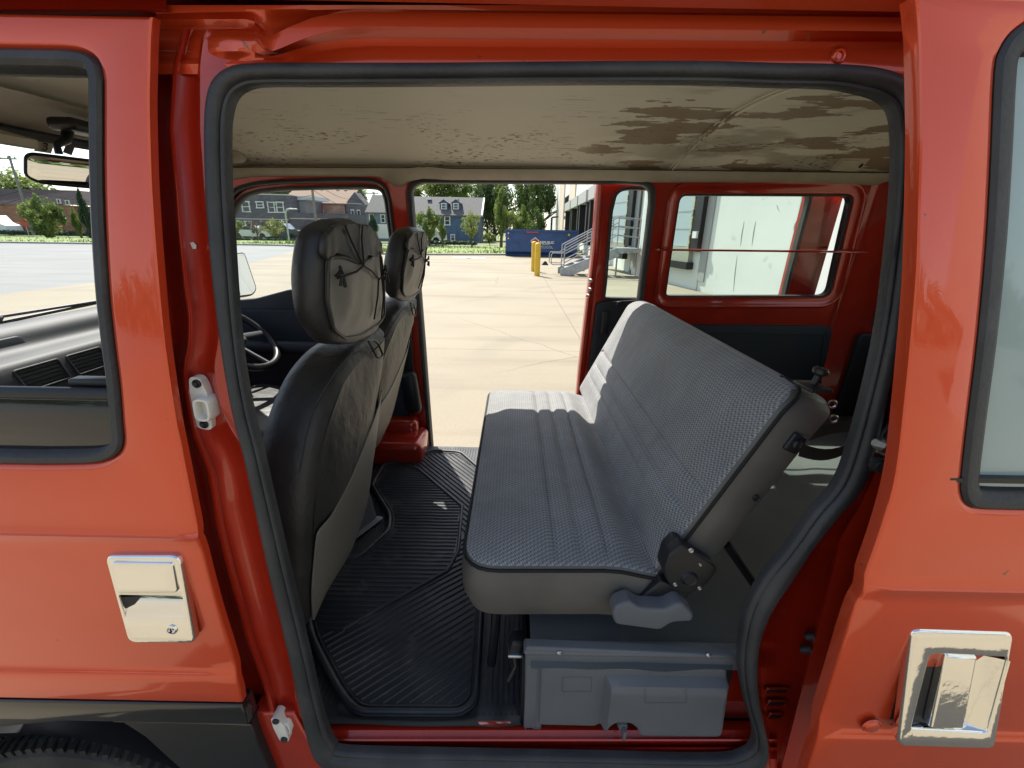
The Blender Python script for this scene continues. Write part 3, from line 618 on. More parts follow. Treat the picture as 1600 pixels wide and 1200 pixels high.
# wheels
def wheel(x, y, s, parent):
    M = Matrix.Translation((x, y, GZ+.30)) @ Matrix.Rotation(R(90)*s, 4, 'X')
    mb = MB(); mb.lathe([(.165, .06), (.19, .078), (.25, .082), (.282, .074), (.2935, .060), (.300, .052), (.300, .030), (.295, .028), (.295, .022), (.301, .020), (.302, .002), (.296, 0), (.296, -.006), (.301, -.008), (.300, -.030), (.295, -.032), (.295, -.038), (.3, -.04), (.2935, -.060), (.282, -.074), (.25, -.08), (.19, -.075), (.165, -.06)], 72, M)
    for k in range(90):
        a = 2*math.pi*k/90
        for zz_, tw in ((.058, .25), (-.058, -.25), (.012, .1)):
            mb.box(M @ Vector((.2955*math.cos(a), .2955*math.sin(a), zz_)), (.014, .009, .030), (M.to_3x3().to_4x4()) @ Matrix.Rotation(a, 4, 'Z') @ Matrix.Rotation(tw, 4, 'X'))
    ty = mb.build('tyre', TYRE, None, 35)
    mb = MB(); mb.lathe([(.166, .062), (.172, .066), (.160, .068), (.150, .045), (.135, .03), (.11, .034), (.09, .045), (.05, .05), (0, .05)], 40, M); rim = mb.build('rim', STEEL, None)
    mb = MB(); mb.lathe([(0, .03), (.1, .03), (.1, -.03), (0, -.03)], 20, M); wh_ = mb.build('wheel', BLK, parent)
    ty.parent = wh_; rim.parent = wh_
for (x, y, s) in ((-.86, .645, 1), (1.0, .655, 1), (-.86, CY-.655, -1), (1.0, CY-.655, -1)): wheel(x, y, s, van)
# black arch trim under the front door
q = [(178, 1121), (392, 1129), (402, 1160), (424, 1212), (440, 1260), (372, 1262), (318, 1236), (268, 1190), (226, 1152)]
mb = MB(); plate(mb, abN(q, .01), [], mN(.010), T=.03, r=.004, step=.06); mb.build('arch_trim', BLK, van, 35)
mb = MB(); plate(mb, [(-1.62, .685), (-1.64, .30), (-1.24, .30), (-1.20, .45), (-1.10, .565), (-.97, .625), (-.80, .650), (-.62, .664), (-.60, .685)], [], mN(.012), T=.03, r=.004, step=.1); mb.build('front_arch_trim', BLK, van, 35)
mb = MB(); mb.tube([S(180, 1125, .008), S(290, 1127, .008), S(394, 1131, .008)], .0035, 8); mb.build('trim_bead', BLKG, van)
mb = MB()                                                  # dark wheel housing
arc = [(math.cos(a)*.36-.86, math.sin(a)*.36+GZ+.30) for a in [math.pi*k/14 for k in range(15)]]
mb.grid([[(a, y, b) for a, b in arc] for y in (.56, .80, .84)]); mb.add([(a, .84, b) for a, b in arc], [tuple(range(15))]); mb.build('wheel_housing', BLK, van)
# ================================================================== INSIDE THE VAN
FL = .535
mb = MB()                                                   # ribbed floor covering
yv = []; y = .635
rows = []
nx = 120
mb.grid([[(-.62+.66*i/30, yy, FL+.0015*noise.noise(Vector((i*.4, yy*6, 1)))) for i in range(31)] for yy in [.632+1.25*j/60 for j in range(61)]])
for k in range(54):
    x = -.60+.0118*k
    if x > .03: break
    mb.box((x, 1.255, FL+.0015), (.005, 1.23, .0035))
floor = mb.build('floor_covering', MATB, van, 30)
mb = MB()                                                   # edge of the covering hanging over the sill
xs_ = [488+ (822-488)*i/40 for i in range(41)]
mb.grid([[atZ(x, 1100, FL+.004), atZ(x, 1118, FL+.003), S(x, 1133+2.2*math.sin(x*.021)+(5*math.exp(-((x-780)/34)**2)), .078)] for x in xs_]); mb.build('covering_edge', MATB, floor)
# front floor of the cab
mb = MB(); mb.box((-1.10, 1.25, .50), (.95, 1.24, .06)); mb.build('cab_floor', CARD, van)
# engine platform under the bench
PZ_ = .745
mb = MB(); mb.box((.80, 1.26, PZ_/2+.27), (1.50, 1.20, PZ_-.54-.006)); mb.build('platform', REDI, van)
rows = []
for i in range(61):
    x = .045+1.48*i/60; row = []; yst = .618 if x < .435 else .672
    for j in range(41):
        y = yst+(1.868-yst)*j/40; z = PZ_+.004+.006*noise.noise(Vector((x*5, y*6, 3)))+.003*noise.noise(Vector((x*17, y*15, 8)))
        if j == 0: y -= .012-.010*noise.noise(Vector((x*9, 0, 2))); z -= .004
        row.append((x, y, z))
    rows.append(row)
VCOV = mat('grey_floor_vinyl', (.125, .132, .13), .5, bump=(420, .55, .0012), var=((.095, .10, .097), 4, .4, .7))
mb = MB(); mb.grid(rows); mb.build('platform_cover', VCOV, van, 60)
# grey plastic surround and the lid of the battery box
SY = .622
def abS(px, Y=SY): return [(lambda p: (p.x, p.z))(atY(x, y, Y)) for x, y in px]
mS = lambda Y: (lambda a, b, d: (a, Y+d, b))
sur = rnd(abS([(821, 1008), (1158, 1022), (1158, 1046), (860, 1040), (850, 1048), (846, 1138), (819, 1138)]), [.008, .002, .002, .012, .012, .003, .003], 4)
mb = MB(); plate(mb, sur, [], mS(SY-.004), T=.018, r=.004, step=.05)
mb.rbox((atY(990, 1016, SY).x, SY+.010, atY(990, 1020, SY).z-.002), (.405, .030, .012), .005)
q1, q2 = atY(832, 1040, SY-.004), atY(832, 1138, SY-.004); mb.rbox((q1.x, SY+.004, (q1.z+q2.z)/2), (.024, .018, q1.z-q2.z), .003)
surround = mb.build('box_surround', GPL, van, 35)
for (x, y) in ((874, 1021), (1107, 1024)):
    c = atY(x, y, SY-.006); mb = MB(); mb.lathe([(0, .004), (.003, .0035), (.0042, .001), (.005, 0)], 14, Matrix.Translation(c) @ Matrix.Rotation(R(90), 4, 'X')); mb.build('screw', STEEL, surround)
lpx = [(845, 1043), (1137, 1046), (1136, 1060), (1128, 1153), (1000, 1151), (996, 1139), (985, 1131), (962, 1131), (952, 1139), (948, 1150), (940, 1149), (930, 1136), (842, 1134)]
lid = rnd([abS([q], SY-(.03 if q[0] > 935 and q[1] > 1090 else .01))[0] for q in lpx], [.010, .010, .006, .012, .008, .008, .008, .008, .008, .004, .005, .006, .010], 4)
lx = abS([(942, 1100)])[0][0]; lx2 = abS([(1137, 1100)])[0][0]; lz = abS([(1000, 1043)])[0][1]
def lidm(a, b, d):
    t = max(0, min(1, (a-lx+.004)/.010)); t2 = max(0, min(1, (lz-.010-b)/.010)); t3 = max(0, min(1, (lx2-.004-a)/.012))
    return (a, SY-.010-.020*t*t*(3-2*t)*t2*t3+d, b)
mb = MB(); mb.box(((lid[0][0]+lx2)/2+.0, SY+.018, (abS([(850, 1040)])[0][1]+.545)/2), (lx2-lid[0][0]+.01, .006, abS([(850, 1040)])[0][1]-.545)); mb.build('dark_gap_backing', BLK, surround)  # black sheet added behind the lid, stands in for shade in its gaps
mb = MB(); plate(mb, lid, [], lidm, T=.030, r=.005, step=.010)
lidob = mb.build('battery_box_lid', GPL, van, 28)
for (x0, y0, x1, y1) in ((878, 1058, 924, 1080), (1008, 1073, 1072, 1098)):
    P = abS([(x0, y0), (x1, y0), (x1, y1), (x0, y1)], SY-.03 if x0 > 950 else SY-.01); yy = SY-.0305 if x0 > 950 else SY-.0105
    mb = MB(); mb.tube([(a, yy, b) for a, b in P], .0005, 5, True); mb.build('embossed_frame', GPL, lidob)
c = atY(974, 1140, SY-.03); mb = MB(); mb.lathe([(0, .006), (.008, .005), (.010, 0), (.010, -.02)], 18, Matrix.Translation((c.x, SY-.022, c.z)) @ Matrix.Rotation(R(90), 4, 'X')); mb.rbox((c.x+.001, SY-.032, c.z-.006), (.006, .016, .022), .002); mb.build('latch', GPL, lidob)
# dark side of the platform with the seat latch and legs
mb = MB(); mb.box((.034, 1.24, .64), (.008, 1.22, .20)); mb.build('platform_front', BLK, van)
c = atY(812, 1010, .66)
mb = MB(); mb.rbox((c.x-.006, .67, c.z), (.026, .035, .034), .007, Matrix.Rotation(R(15), 4, 'Y')); mb.rbox((c.x-.008, .66, c.z-.012), (.03, .03, .008), .003, m=1); mb.tube([(c.x-.01, .67, c.z-.03), (c.x-.006, .66, c.z-.05), (c.x-.02, .655, c.z-.085)], .005, 8)
mb.build('seat_latch', [BLK, STEEL], van)
# rubber mat : its own thing
def abZ(px, z=FL+.01): return [(lambda p: (p.x, p.y))(atZ(x, y, z)) for x, y in px]
mo = abZ([(560, 1120), (722, 1121), (748, 1098), (757, 935), (757, 880), (770, 780), (760, 740), (722, 707), (676, 704), (640, 716), (596, 728), (578, 760), (606, 806), (604, 830), (560, 870), (520, 872), (498, 905), (474, 948), (482, 1000), (520, 1075), (540, 1105)])
mo = rnd(mo, [.03, .03, .02, .02, .01, .02, .04, .03, .03, .04, .02, .02, .03, .02, .02, .02, .02, .03, .05, .05, .03], 4)
floor_mat = thing('floor_mat', 'black rubber mat with raised ribs lying on the floor in front of the bench', 'floor mat', (-.3, 1.2, FL), root=True)
mZ = lambda a, b, d: (a, b, FL+.0135-d)
if area2(mo) < 0: mo = mo[::-1]
mb = MB(); plate(mb, mo, [], mZ, T=.007, r=.002, step=.2)
fm = mb.build('mat_sheet', MATB, floor_mat, 35)
mb = MB(); pi_ = inset(mo, .008); mb.tube([(a, b, FL+.0155) for a, b in pi_], .0075, 8, True, flat=.8); pj = inset(mo, .020); mb.tube([(a, b, FL+.014) for a, b in pj], .0028, 6, True)
mb.build('raised_edge', MATB, floor_mat, 60)
inner = inset(mo, .026)
bord = abZ([(470, 965), (560, 975), (700, 893), (716, 860), (722, 790), (668, 740), (636, 727), (600, 722), (560, 800)])
bord2 = abZ([(535, 985), (700, 893), (716, 862), (722, 792), (655, 735), (628, 726)])
def clip_lines(P, ang, gap, inside=None):
    u = Vector((math.cos(ang), math.sin(ang))); n = Vector((-u.y, u.x)); ds = [Vector(p).dot(n) for p in P]; d = min(ds)+gap/2; out = []
    while d < max(ds):
        hits = []
        for i in range(len(P)):
            a, b = Vector(P[i-1]), Vector(P[i]); da, db = a.dot(n)-d, b.dot(n)-d
            if (da > 0) != (db > 0): q = a.lerp(b, da/(da-db)); hits.append(q.dot(u))
        hits.sort()
        for h0, h1 in zip(hits[::2], hits[1::2]): out.append((u*h0+n*d, u*h1+n*d))
        d += gap
    return out
def ridges(mb, segs, test):
    for a, b in segs:
        L = (b-a).length; k = max(2, int(L/.012)); run = []
        for i in range(k+1):
            p = a.lerp(b, i/k)
            if test(p): run.append(p)
            if (not test(p) or i == k) and run:
                if len(run) > 2: mb.tube([(q.x, q.y+.0008*math.sin(q.x*60), FL+.0142) for q in (run[0], *run[1:-1:4], run[-1])], .0034, 4, flat=.75, up=(0, 0, 1))
                run = []
hexa = abZ([(478, 965), (520, 880), (606, 835), (610, 800), (585, 765), (604, 733), (640, 727), (664, 738), (722, 792), (716, 860), (700, 893), (545, 985), (500, 985)])
inh = lambda p: inpoly(p.x, p.y, hexa)
mb = MB()
ridges(mb, clip_lines(inner, 0, .0175), lambda p: inh(p) and inpoly(p.x, p.y, inner))
c1 = Vector(atZ(716, 860, FL).xy)
dl = [Vector(q) for q in abZ([(716, 893), (545, 985)])]; ang = math.atan2(dl[1].y-dl[0].y, dl[1].x-dl[0].x)
dr = [Vector(q) for q in abZ([(722, 792), (655, 735)])]; ang2 = math.atan2(dr[1].y-dr[0].y, dr[1].x-dr[0].x)
ymid = c1.y
ridges(mb, clip_lines(inner, ang, .0175), lambda p: (not inh(p)) and p.y < ymid+.05)
ridges(mb, clip_lines(inner, ang2, .0175), lambda p: (not inh(p)) and p.y >= ymid+.05)
mb.tube([(a, b, FL+.0145) for a, b in bord2], .006, 8, flat=.7, up=(0, 0, 1))
mb.build('ribs', MATB, floor_mat, 50)
A0, B0_ = atZ(524, 866, FL+.012), atZ(604, 806, FL+.012); mb = MB()
dv = Vector((-.26, -.02, 0)); ctr = (A0+B0_)/2+dv/2; low = [A0, B0_, B0_+dv, A0+dv]; up = [q.lerp(Vector((ctr.x, ctr.y, q.z)), .20)+Vector((0, 0, .15)) for q in low]
mid = [q.lerp(Vector((ctr.x, ctr.y, q.z)), .10)+Vector((0, 0, .01)) for q in low]
def rq4(P, r): return [(x, y) for x, y in rnd([(p.x, p.y) for p in P], r, 4)]
rows = [[(x, y, P[0].z) for x, y in rq4(P, .03)] for P in (low, mid, up)]; rows.append([(x, y, up[0].z+.004) for x, y in rq4([q.lerp(Vector((ctr.x, ctr.y, q.z)), .08) for q in up], .03)])
mb.grid(rows, closed_v=True); n4 = len(rows[-1]); mb.add(rows[-1], [tuple(range(n4))]); mb.build('seat_riser', GPL, van, 40)
# ---- headliner, cant rail, lamps
rows = []
for i in range(57):
    x = -1.30+2.86*i/56; row = []
    for j in range(33):
        t = j/32; y = .655+(CY-1.31)*t; z = 1.700+.10*math.sin(math.pi*t)**.8-(.25*max(0, -1.02-x)**1.2)
        z += .004*noise.noise(Vector((x*3, y*3, 0)))-.007*math.exp(-((x-.56)/.006)**2)+.0
        row.append((x, y, z))
    rows.append(row)
extra = []
mb = MB(); mb.grid(rows); mb.build('headliner', HLIN, van, 80)
mb = MB(); mb.tube([(.566, .655+(CY-1.31)*t/24, 1.692+.10*math.sin(math.pi*t/24)**.8) for t in range(25)], .0035, 6); mb.tube([(.552, .655+(CY-1.31)*t/24, 1.694+.10*math.sin(math.pi*t/24)**.8) for t in range(25)], .0018, 6); mb.build('headliner_seam', HLIN, van)
c = atY(1078, 198, 1.45); 
cr_ = [(342, 262), (400, 262), (640, 263), (665, 260), (700, 264), (900, 265), (1060, 267), (1400, 271)]
crb = [(342, 284), (400, 276), (585, 276), (603, 280), (612, 291), (628, 291), (640, 284), (660, 280), (700, 282), (960, 283), (1000, 285), (1160, 285), (1300, 287), (1400, 291)]
G = []
for x in range(342, 1405, 11):
    yt = ip(cr_, x); yb = ip(crb, x); G.append([FSd(x, yt-3, .085), FSd(x, yt, .100), FSd(x, yt+2, .099), FSd(x, (yt+yb)/2, .085), FSd(x, yb-2, .068), FSd(x, yb, .058), FSd(x, yb+.3, .045)])
mb = MB(); mb.grid(G); mb.build('cant_rail_trim', HEAD, van, 60)
mb = MB(); mb.tube([FSd(x, ip(cr_, x)-.5, .098) for x in range(342, 1405, 22)], .0022, 6); mb.build('trim_seam', BLK, van)
c = FSd(1332, 240, .165); M = Matrix.Translation((c.x, c.y, 1.735)) @ Matrix.Rotation(R(-38), 4, 'X')
mb = MB(); mb.rbox((0, 0, 0), (.10, .062, .014), .006, M.to_3x3().to_4x4()); mb.v = [tuple(Vector(v)+M.translation) for v in mb.v]
rl = mb.build('roof_lamp', HEAD, van)
mb = MB(); mb.rbox(M @ Vector((-.012, 0, -.006)), (.062, .042, .01), .004, M.to_3x3().to_4x4()); mb.build('lamp_lens', mat('lamp_lens', (.55, .50, .38), .25), rl)
mb = MB(); mb.rbox(M @ Vector((.036, 0, -.008)), (.006, .016, .008), .002, M.to_3x3().to_4x4()); mb.build('switch', BLK, rl)
c = atZ(362, 243, 1.71); c = FSd(366, 244, .14)
mb = MB(); mb.lathe([(.034, .006), (.035, -.004), (.026, -.012), (0, -.015)], 24, Matrix.Translation(c) @ Matrix.Rotation(R(-25), 4, 'X')); mb.build('coat_hook_boss', HEAD, van)
# ---- far side of the van
H1 = rnd(abF([(346, 342), (358, 312), (374, 297), (398, 290), (440, 286), (560, 283), (588, 285), (601, 293), (607, 310), (618, 400), (628, 478), (455, 486), (300, 486)], .04), [.02]*13, 3, .04)
H2 = rnd(abF([(643, 300), (648, 290), (660, 285), (990, 286), (1008, 289), (1016, 298), (1016, 320), (998, 466), (960, 705), (676, 707), (660, 500)], .04), [.01, .01, .01, .02, .01, .01, .01, 0, 0, 0, 0], 3, .05)
H3 = rnd(abF([(1061, 303), (1333, 304), (1296, 464), (1038, 464)], .04), [.035, .035, .045, .022], 6, .04)
Xb = H2[-1][0]
far = [(-1.12, 1.745), (1.45, 1.745), (1.56, 1.1), (1.50, .40), (-1.45, .40), (-1.55, 1.10), (-1.50, 1.2)]
mb = MB(); plate(mb, far, [H1, H2, H3], mF(.05), T=.045, r=.004, hr=.007, step=.06)
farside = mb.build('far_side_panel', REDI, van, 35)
def seal_loop(name, H, out, ins, off, par, mat_=RUB, h=.012):
    Q = H if area2(H) > 0 else H[::-1]; mb = MB()
    ring(mb, offpairs(Q, mF(off), -out, ins), [(0, -.002), (.08, h*.8), (.4, h), (.8, h*.7), (1, 0), (1, -.03)]); return mb.build(name, mat_, par)
seal_loop('door_seal', H2, .017, .004, .05, farside)
seal_loop('front_door_seal', H1, .012, .002, .05, farside, h=.010)
mb = MB(); Q = H1 if area2(H1) > 0 else H1[::-1]                      # far front door: red frame and window rubber
plate(mb, inset(Q, -.03), [inset(Q, .018)], mF(.018), T=.03, r=.003, hr=.003, step=.08); fdf = mb.build('far_front_door', REDI, van, 35)
mb = MB(); ring(mb, offpairs(Q, mF(.018), .010, .024), [(0, 0), (.1, .009), (.6, .009), (1, .002), (1, -.02)]); mb.build('window_seal', RUB, fdf)
mb = MB(); plate(mb, inset(Q, .012), [], mF(.006), T=.003, r=.001, step=.2); mb.build('window_glass', GLC, fdf)
seal_loop('quarter_window_seal', H3, .000, .006, .042, farside, h=.003)
mb = MB(); plate(mb, inset(H3 if area2(H3) > 0 else H3[::-1], -.004), [], mF(.022), T=.004, r=.001, step=.3); mb.build('quarter_window_glass', GLC, farside)
H3c = H3 if area2(H3) > 0 else H3[::-1]
mb = MB(); ring(mb, offpairs(H3c, mF(.052), -.046, -.003), [(0, -.002), (.08, .006), (.2, .008), (.35, .004), (.6, -.001), (1, -.001)]); mb.build('window_recess', REDI, farside, 60)
# small printing low in the quarter window
# guard bar
a, b = FSd(1028, 390, .066), FSd(1378, 394, .066)
mb = MB(); mb.tube([a, a.lerp(b, .03)+Vector((0, -.01, 0)), a.lerp(b, .97)+Vector((0, -.01, 0)), b], .0042, 8); mb.rbox(a, (.02, .008, .012), .003); mb.rbox(b, (.03, .008, .014), .003); gb = mb.build('guard_bar', REDI, farside)
for q in (a, b):
    mb = MB(); mb.lathe([(0, .004), (.004, .003), (.005, 0)], 10, Matrix.Translation(q+Vector((0, -.005, 0))) @ Matrix.Rotation(R(90), 4, 'X')); mb.build('screw', STEEL, gb)
T1 = rnd(abF([(1010, 506), (1300, 509), (1290, 640), (1000, 640)], .06), [.02, .03, .03, .02], 5)
mb = MB(); plate(mb, T1, [], mF(.066), T=.015, r=.006, step=.06)
Tq = T1 if area2(T1) > 0 else T1[::-1]; mb.tube([mF(.0665)(*p, 0) for p in inset(Tq, .035)], .0035, 6, True); mb.build('trim_panel', CARD, farside)
# rear corner pillar and its trim
mb = MB(); P = [(1332, 304), (1392, 290), (1392, 660), (1300, 660)]
mb.grid([[FSd(1340, y, .052), FSd(1352, y, .075), FSd(1372, y, .078), FSd(1384, y, .12), FSd(1400, y, .20), FSd(1440, y, .30)] if 0 else [Vector((x_, CY-prof(z)-o, z)) for x_, o in ((1.335-.02*(z-1.5), .048), (1.36-.02*(z-1.5), .075), (1.42-.1*(z-1.5), .085), (1.46-.1*(z-1.5), .13), (1.55-.1*(z-1.5), .2))] for z in [.6+1.1*k/10 for k in range(11)]])
mb.build('rear_pillar', REDI, van, 60)
mb = MB(); mb.tube([Vector((1.452-.1*(z-1.5), CY-prof(z)-.115, z)) for z in (1.15, 1.3, 1.5, 1.66)], .011, 8); mb.build('hatch_seal', RUB, van)
mb = MB(); plate(mb, rnd([(1.42, .75), (1.55, .75), (1.53, 1.12), (1.43, 1.12)], .02, 3), [], mF(.13), T=.02, r=.005, step=.1); mb.build('pillar_trim', CARD, van)
# far sliding door, slid back
DO = [(935, 286), (1310, 300), (1240, 700), (893, 700)]
px = abF([(934, 285), (927, 390), (914, 500), (905, 580), (893, 720)], -.02)
dq = px+[(1.28, px[-1][1]), (1.30, px[0][1])]
wq = abF([(957, 330), (963, 305), (972, 297), (984, 295), (1100, 296)], -.03); wb = abF([(945, 466), (948, 440)], -.03)
DW = rnd([wq[0], wq[1], wq[2], wq[3], (1.165, wq[3][1]), (1.175, wb[0][1]), wb[0], wb[1]], [0, .01, .01, .01, .03, .03, .008, 0], 4, .04)
mb = MB(); plate(mb, dq, [DW], mF(-.035), T=.045, r=.006, hr=.006, step=.07)
fsd = mb.build('far_sliding_door', REDI, van, 35, label='far sliding door slid back, seen through the opening')
DWc = DW if area2(DW) > 0 else DW[::-1]
mb = MB(); ring(mb, offpairs(DWc, mF(-.035), -.012, .004), [(0, -.002), (.1, .008), (.5, .010), (.9, .006), (1, -.02)]); mb.build('window_seal', RUB, fsd)
mb = MB(); plate(mb, inset(DWc, -.004), [], mF(-.055), T=.004, r=.001, step=.3); mb.build('window_glass', GLT, fsd)
G = []
for y in range(286, 725, 12):                                # folded front edge of the door
    xe = ip([(286, 934), (390, 927), (500, 914), (580, 905), (720, 893)], y)
    G.append([FSd(xe-2, y, -.05), FSd(xe-1, y, -.03), FSd(xe+2, y, -.022), FSd(xe+7, y, -.026), FSd(xe+9, y, -.034)])
mb = MB(); mb.grid(G); mb.build('door_edge', REDI, fsd, 60)
TP = rnd(abF([(932, 472), (1040, 466), (1010, 712), (903, 712)], -.02), [.02, .01, .01, .01], 4)
mb = MB(); plate(mb, TP, [], mF(-.015), T=.02, r=.006, step=.08); mb.build('trim_panel', CARD, fsd)
c = FSd(945, 500, 0); mb = MB(); mb.rbox((c.x, c.y-.004, c.z-.01), (.03, .02, .10), .006); c = FSd(966, 474, .0); mb.rbox((c.x, c.y-.01, c.z), (.018, .02, .02), .004); mb.build('inner_handle', BLK, fsd)
for (x, y) in ((922, 438), (921, 452), (918, 462)):
    c = FSd(x, y, -.02); mb = MB(); mb.lathe([(0, .012), (.007, .01), (.009, 0)], 12, Matrix.Translation(c) @ Matrix.Rotation(R(90), 4, 'X') @ Matrix.Rotation(R(40), 4, 'Y')); mb.build('lock_bolt', STEEL, fsd)
# seat belt reel cover on the far centre pillar, red wheel housing under it
c = FSd(650, 612, .06); mb = MB(); mb.rbox((c.x-.012, c.y-.035, c.z+.01), (.07, .06, .20), .026, Matrix.Rotation(R(-6), 4, 'Y')); mb.rbox((c.x-.02, c.y-.02, c.z+.20), (.04, .012, .30), .004); mb.build('belt_cover', BLK, van)
mb = MB(); mb.rbox((-.66, 1.80, .575), (.56, .20, .12), .03, seg=4); mb.rbox((-.66, 1.86, .62), (.48, .08, .14), .03, seg=4); mb.build('wheel_tub', REDI, van, 60)
mb = MB(); mb.rbox((-.47, 1.745, .60), (.12, .05, .03), .008); mb.build('floor_bracket', REDI, van)
# ---- bench seat
def pad(mb, P, mp, prof_, bul, step, m_top, m_side, grooves=None, sidemat=None):
    """padded cushion: P ccw outline, prof_ = [(inset, depth)] from the face to the back"""
    if area2(P) < 0: P = P[::-1]
    rings = [inset(P, i) for i, d in prof_]
    L = len(P)
    vs = []; uv = []; 
    arc = [0]
    for k in range(L): arc.append(arc[-1]+(Vector(P[k])-Vector(P[(k+1) % L])).length)
    for q, (i, d) in zip(rings, prof_):
        for k, (a, b) in enumerate(q): vs.append(mp(a, b, d)); uv.append((a, b))
    fs = []; ms = []
    for i in range(len(rings)-1):
        for k in range(L):
            fs.append((i*L+k, i*L+(k+1) % L, (i+1)*L+(k+1) % L, (i+1)*L+k))
            ms.append(sidemat(P[k], prof_[i][1]) if sidemat else (m_top if i == 0 else m_side))
    mb.add(vs, fs, ms, uv)
    mb.add([mp(a, b, prof_[-1][1]) for a, b in rings[-1]], [tuple(range(L))], m_side)
    F = rings[0]; pts = [Vector(p) for p in F]; edges = [(i, (i+1) % L) for i in range(L)]
    xs = [p[0] for p in F]; ys = [p[1] for p in F]; sx, sy_ = step
    x = min(xs)+sx*.5
    while x < max(xs):
        y = min(ys)+sy_*.5
        while y < max(ys):
            if inpoly(x, y, F) and sdist(x, y, F) > min(sx, sy_)*.3: pts.append(Vector((x, y)))
            y += sy_
        x += sx
    V, _, FF, _, _, _ = delaunay_2d_cdt(pts, edges, [], 0, 1e-6)
    fs = [f for f in FF if inpoly(sum(V[i].x for i in f)/3, sum(V[i].y for i in f)/3, F)]
    mb.add([mp(p.x, p.y, prof_[0][1]-bul(p.x, p.y, sdist(p.x, p.y, F))) for p in V], fs, m_top, [(p.x, p.y) for p in V])
    return rings
sst = lambda a, b, t: (lambda q: q*q*(3-2*q))(max(0, min(1, (t-a)/(b-a))))
CZ = .943
cP = rnd([(-.085, .655), (.285, .665), (.285, 1.60), (-.085, 1.60)], [.07, .015, .02, .05], 6, .03)
def cbul(a, b, e):
    g = sum(math.exp(-((a-q)/.006)**2) for q in (.085, .135, .185))
    wv = .003*noise.noise(Vector((a*9, b*6, 2)))
    return .016*sst(0, .07, e)-.010*g*sst(0, .03, e)+wv*sst(0, .05, e)-.012*sst(.2, .28, a)*sst(0, .03, e)
cmp_ = lambda a, b, d: (a, b, CZ-.016-d-.02*sst(.18, .29, a))
mb = MB(); rg = pad(mb, cP, cmp_, [(.010, 0), (.003, .004), (0, .012), (-.007, .045), (-.006, .085), (.008, .122), (.05, .138)], cbul, (.0075, .03), 0, 1)
cushion = mb.build('seat_cushion', [TWEED, VINS], van, 40)
mb = MB(); mb.tube([cmp_(a, b, .011) for a, b in inset(cP if area2(cP) > 0 else cP[::-1], -.002)], .0032, 6, True); mb.build('piping', CORD, cushion)
B0 = Vector((.278, 0, .925)); BE = Vector((.165, 0, .345)).normalized(); BN = Vector((-BE.z, 0, BE.x))
def bmp(a, b, d):
    q = B0+BE*a-BN*(d-.0*a); k = sst(.33, .40, a); return (q.x+.02*k*k, b, q.z-.012*k)
bP = rnd([(-.03, .672), (.392, .672), (.392, 1.70), (-.03, 1.70)], [.02, .055, .055, .02], 7, .03)
def bbul(a, b, e):
    g = sum(math.exp(-((a-q)/.006)**2) for q in (.055, .105, .155))
    return .016*sst(0, .09, e)-.009*g*sst(0, .03, e)+.004*noise.noise(Vector((a*8, b*5, 7)))*sst(0, .05, e)
mb = MB(); pad(mb, bP, bmp, [(.012, 0), (.004, .004), (0, .012), (-.003, .04), (-.002, .07), (.006, .088), (.03, .098)], bbul, (.009, .03), 0, 1, sidemat=lambda p, d: 0 if (p[0] > .375 and p[1] > .70) or d < .003 else 1)
backrest = mb.build('seat_backrest', [TWEED, VINS], van, 40)
bPc = bP if area2(bP) > 0 else bP[::-1]
mb = MB(); pp = [p for p in inset(bPc, -.002)]; mb.tube([bmp(a, b, .012) for a, b in pp if b < .76], .0032, 6); mb.build('piping', CORD, backrest)
def prs(name, px, Y, T, mt, par, r=.004, rc=.006):
    P = rnd([(lambda p: (p.x, p.z))(atY(x, y, Y)) for x, y in px], rc, 4); mb = MB(); plate(mb, P, [], lambda a, b, d: (a, Y+d, b), T=T, r=r, step=.3); return mb.build(name, mt, par, 35)
rec = prs('recliner', [(1046, 866), (1066, 851), (1118, 884), (1120, 893), (1104, 915), (1078, 931), (1056, 926), (1040, 905), (1038, 888)], .640, .022, BLK, van)
c = atY(1077, 904, .64); mb = MB(); mb.lathe([(0, .003), (.010, .003), (.012, .005), (.0135, .003), (.015, 0)], 26, Matrix.Translation(c) @ Matrix.Rotation(R(90), 4, 'X')); mb.build('pivot', BLK, rec)
for (x, y, q) in ((1055, 913, .0038), (1093, 919, .0038), (1080, 860, .005), (1094, 882, .003)):
    c = atY(x, y, .64); mb = MB(); mb.lathe([(0, .0015), (q*.7, .002), (q, 0)], 12, Matrix.Translation(c) @ Matrix.Rotation(R(90), 4, 'X')); mb.build('rivet', STEEL, rec)
prs('recliner_shroud', [(1042, 862), (1058, 846), (1072, 852), (1052, 872), (1040, 900), (1034, 890)], .652, .03, BLK, van)
prs('hinge_cover', [(992, 942), (1034, 908), (1078, 926), (1068, 946), (1000, 950)], .648, .03, BLK, van)
lv = prs('recline_lever', [(956, 962), (962, 948), (984, 940), (1000, 951), (1040, 953), (1058, 944), (1068, 944), (1085, 962), (1082, 972), (1050, 974), (1032, 986), (962, 977)], .618, .030, GPL, van, .006, .008)
prs('lever_recess', [(992, 945), (1060, 942), (1078, 961), (1060, 965), (1020, 963)], .640, .012, BLK, lv, .003)
c = atY(1046, 955, .632); mb = MB(); mb.lathe([(0, .003), (.004, .002), (.005, 0)], 12, Matrix.Translation(c) @ Matrix.Rotation(R(90), 4, 'X')); mb.build('screw', STEEL, lv)
c = atY(1182, 778, .668); mb = MB(); mb.lathe([(0, .0015), (.0035, .002), (.0045, .0008), (.0058, .002), (.0068, 0)], 18, Matrix.Translation(c) @ Matrix.Rotation(R(90), 4, 'X')); mb.build('snap_button', BLK, backrest)
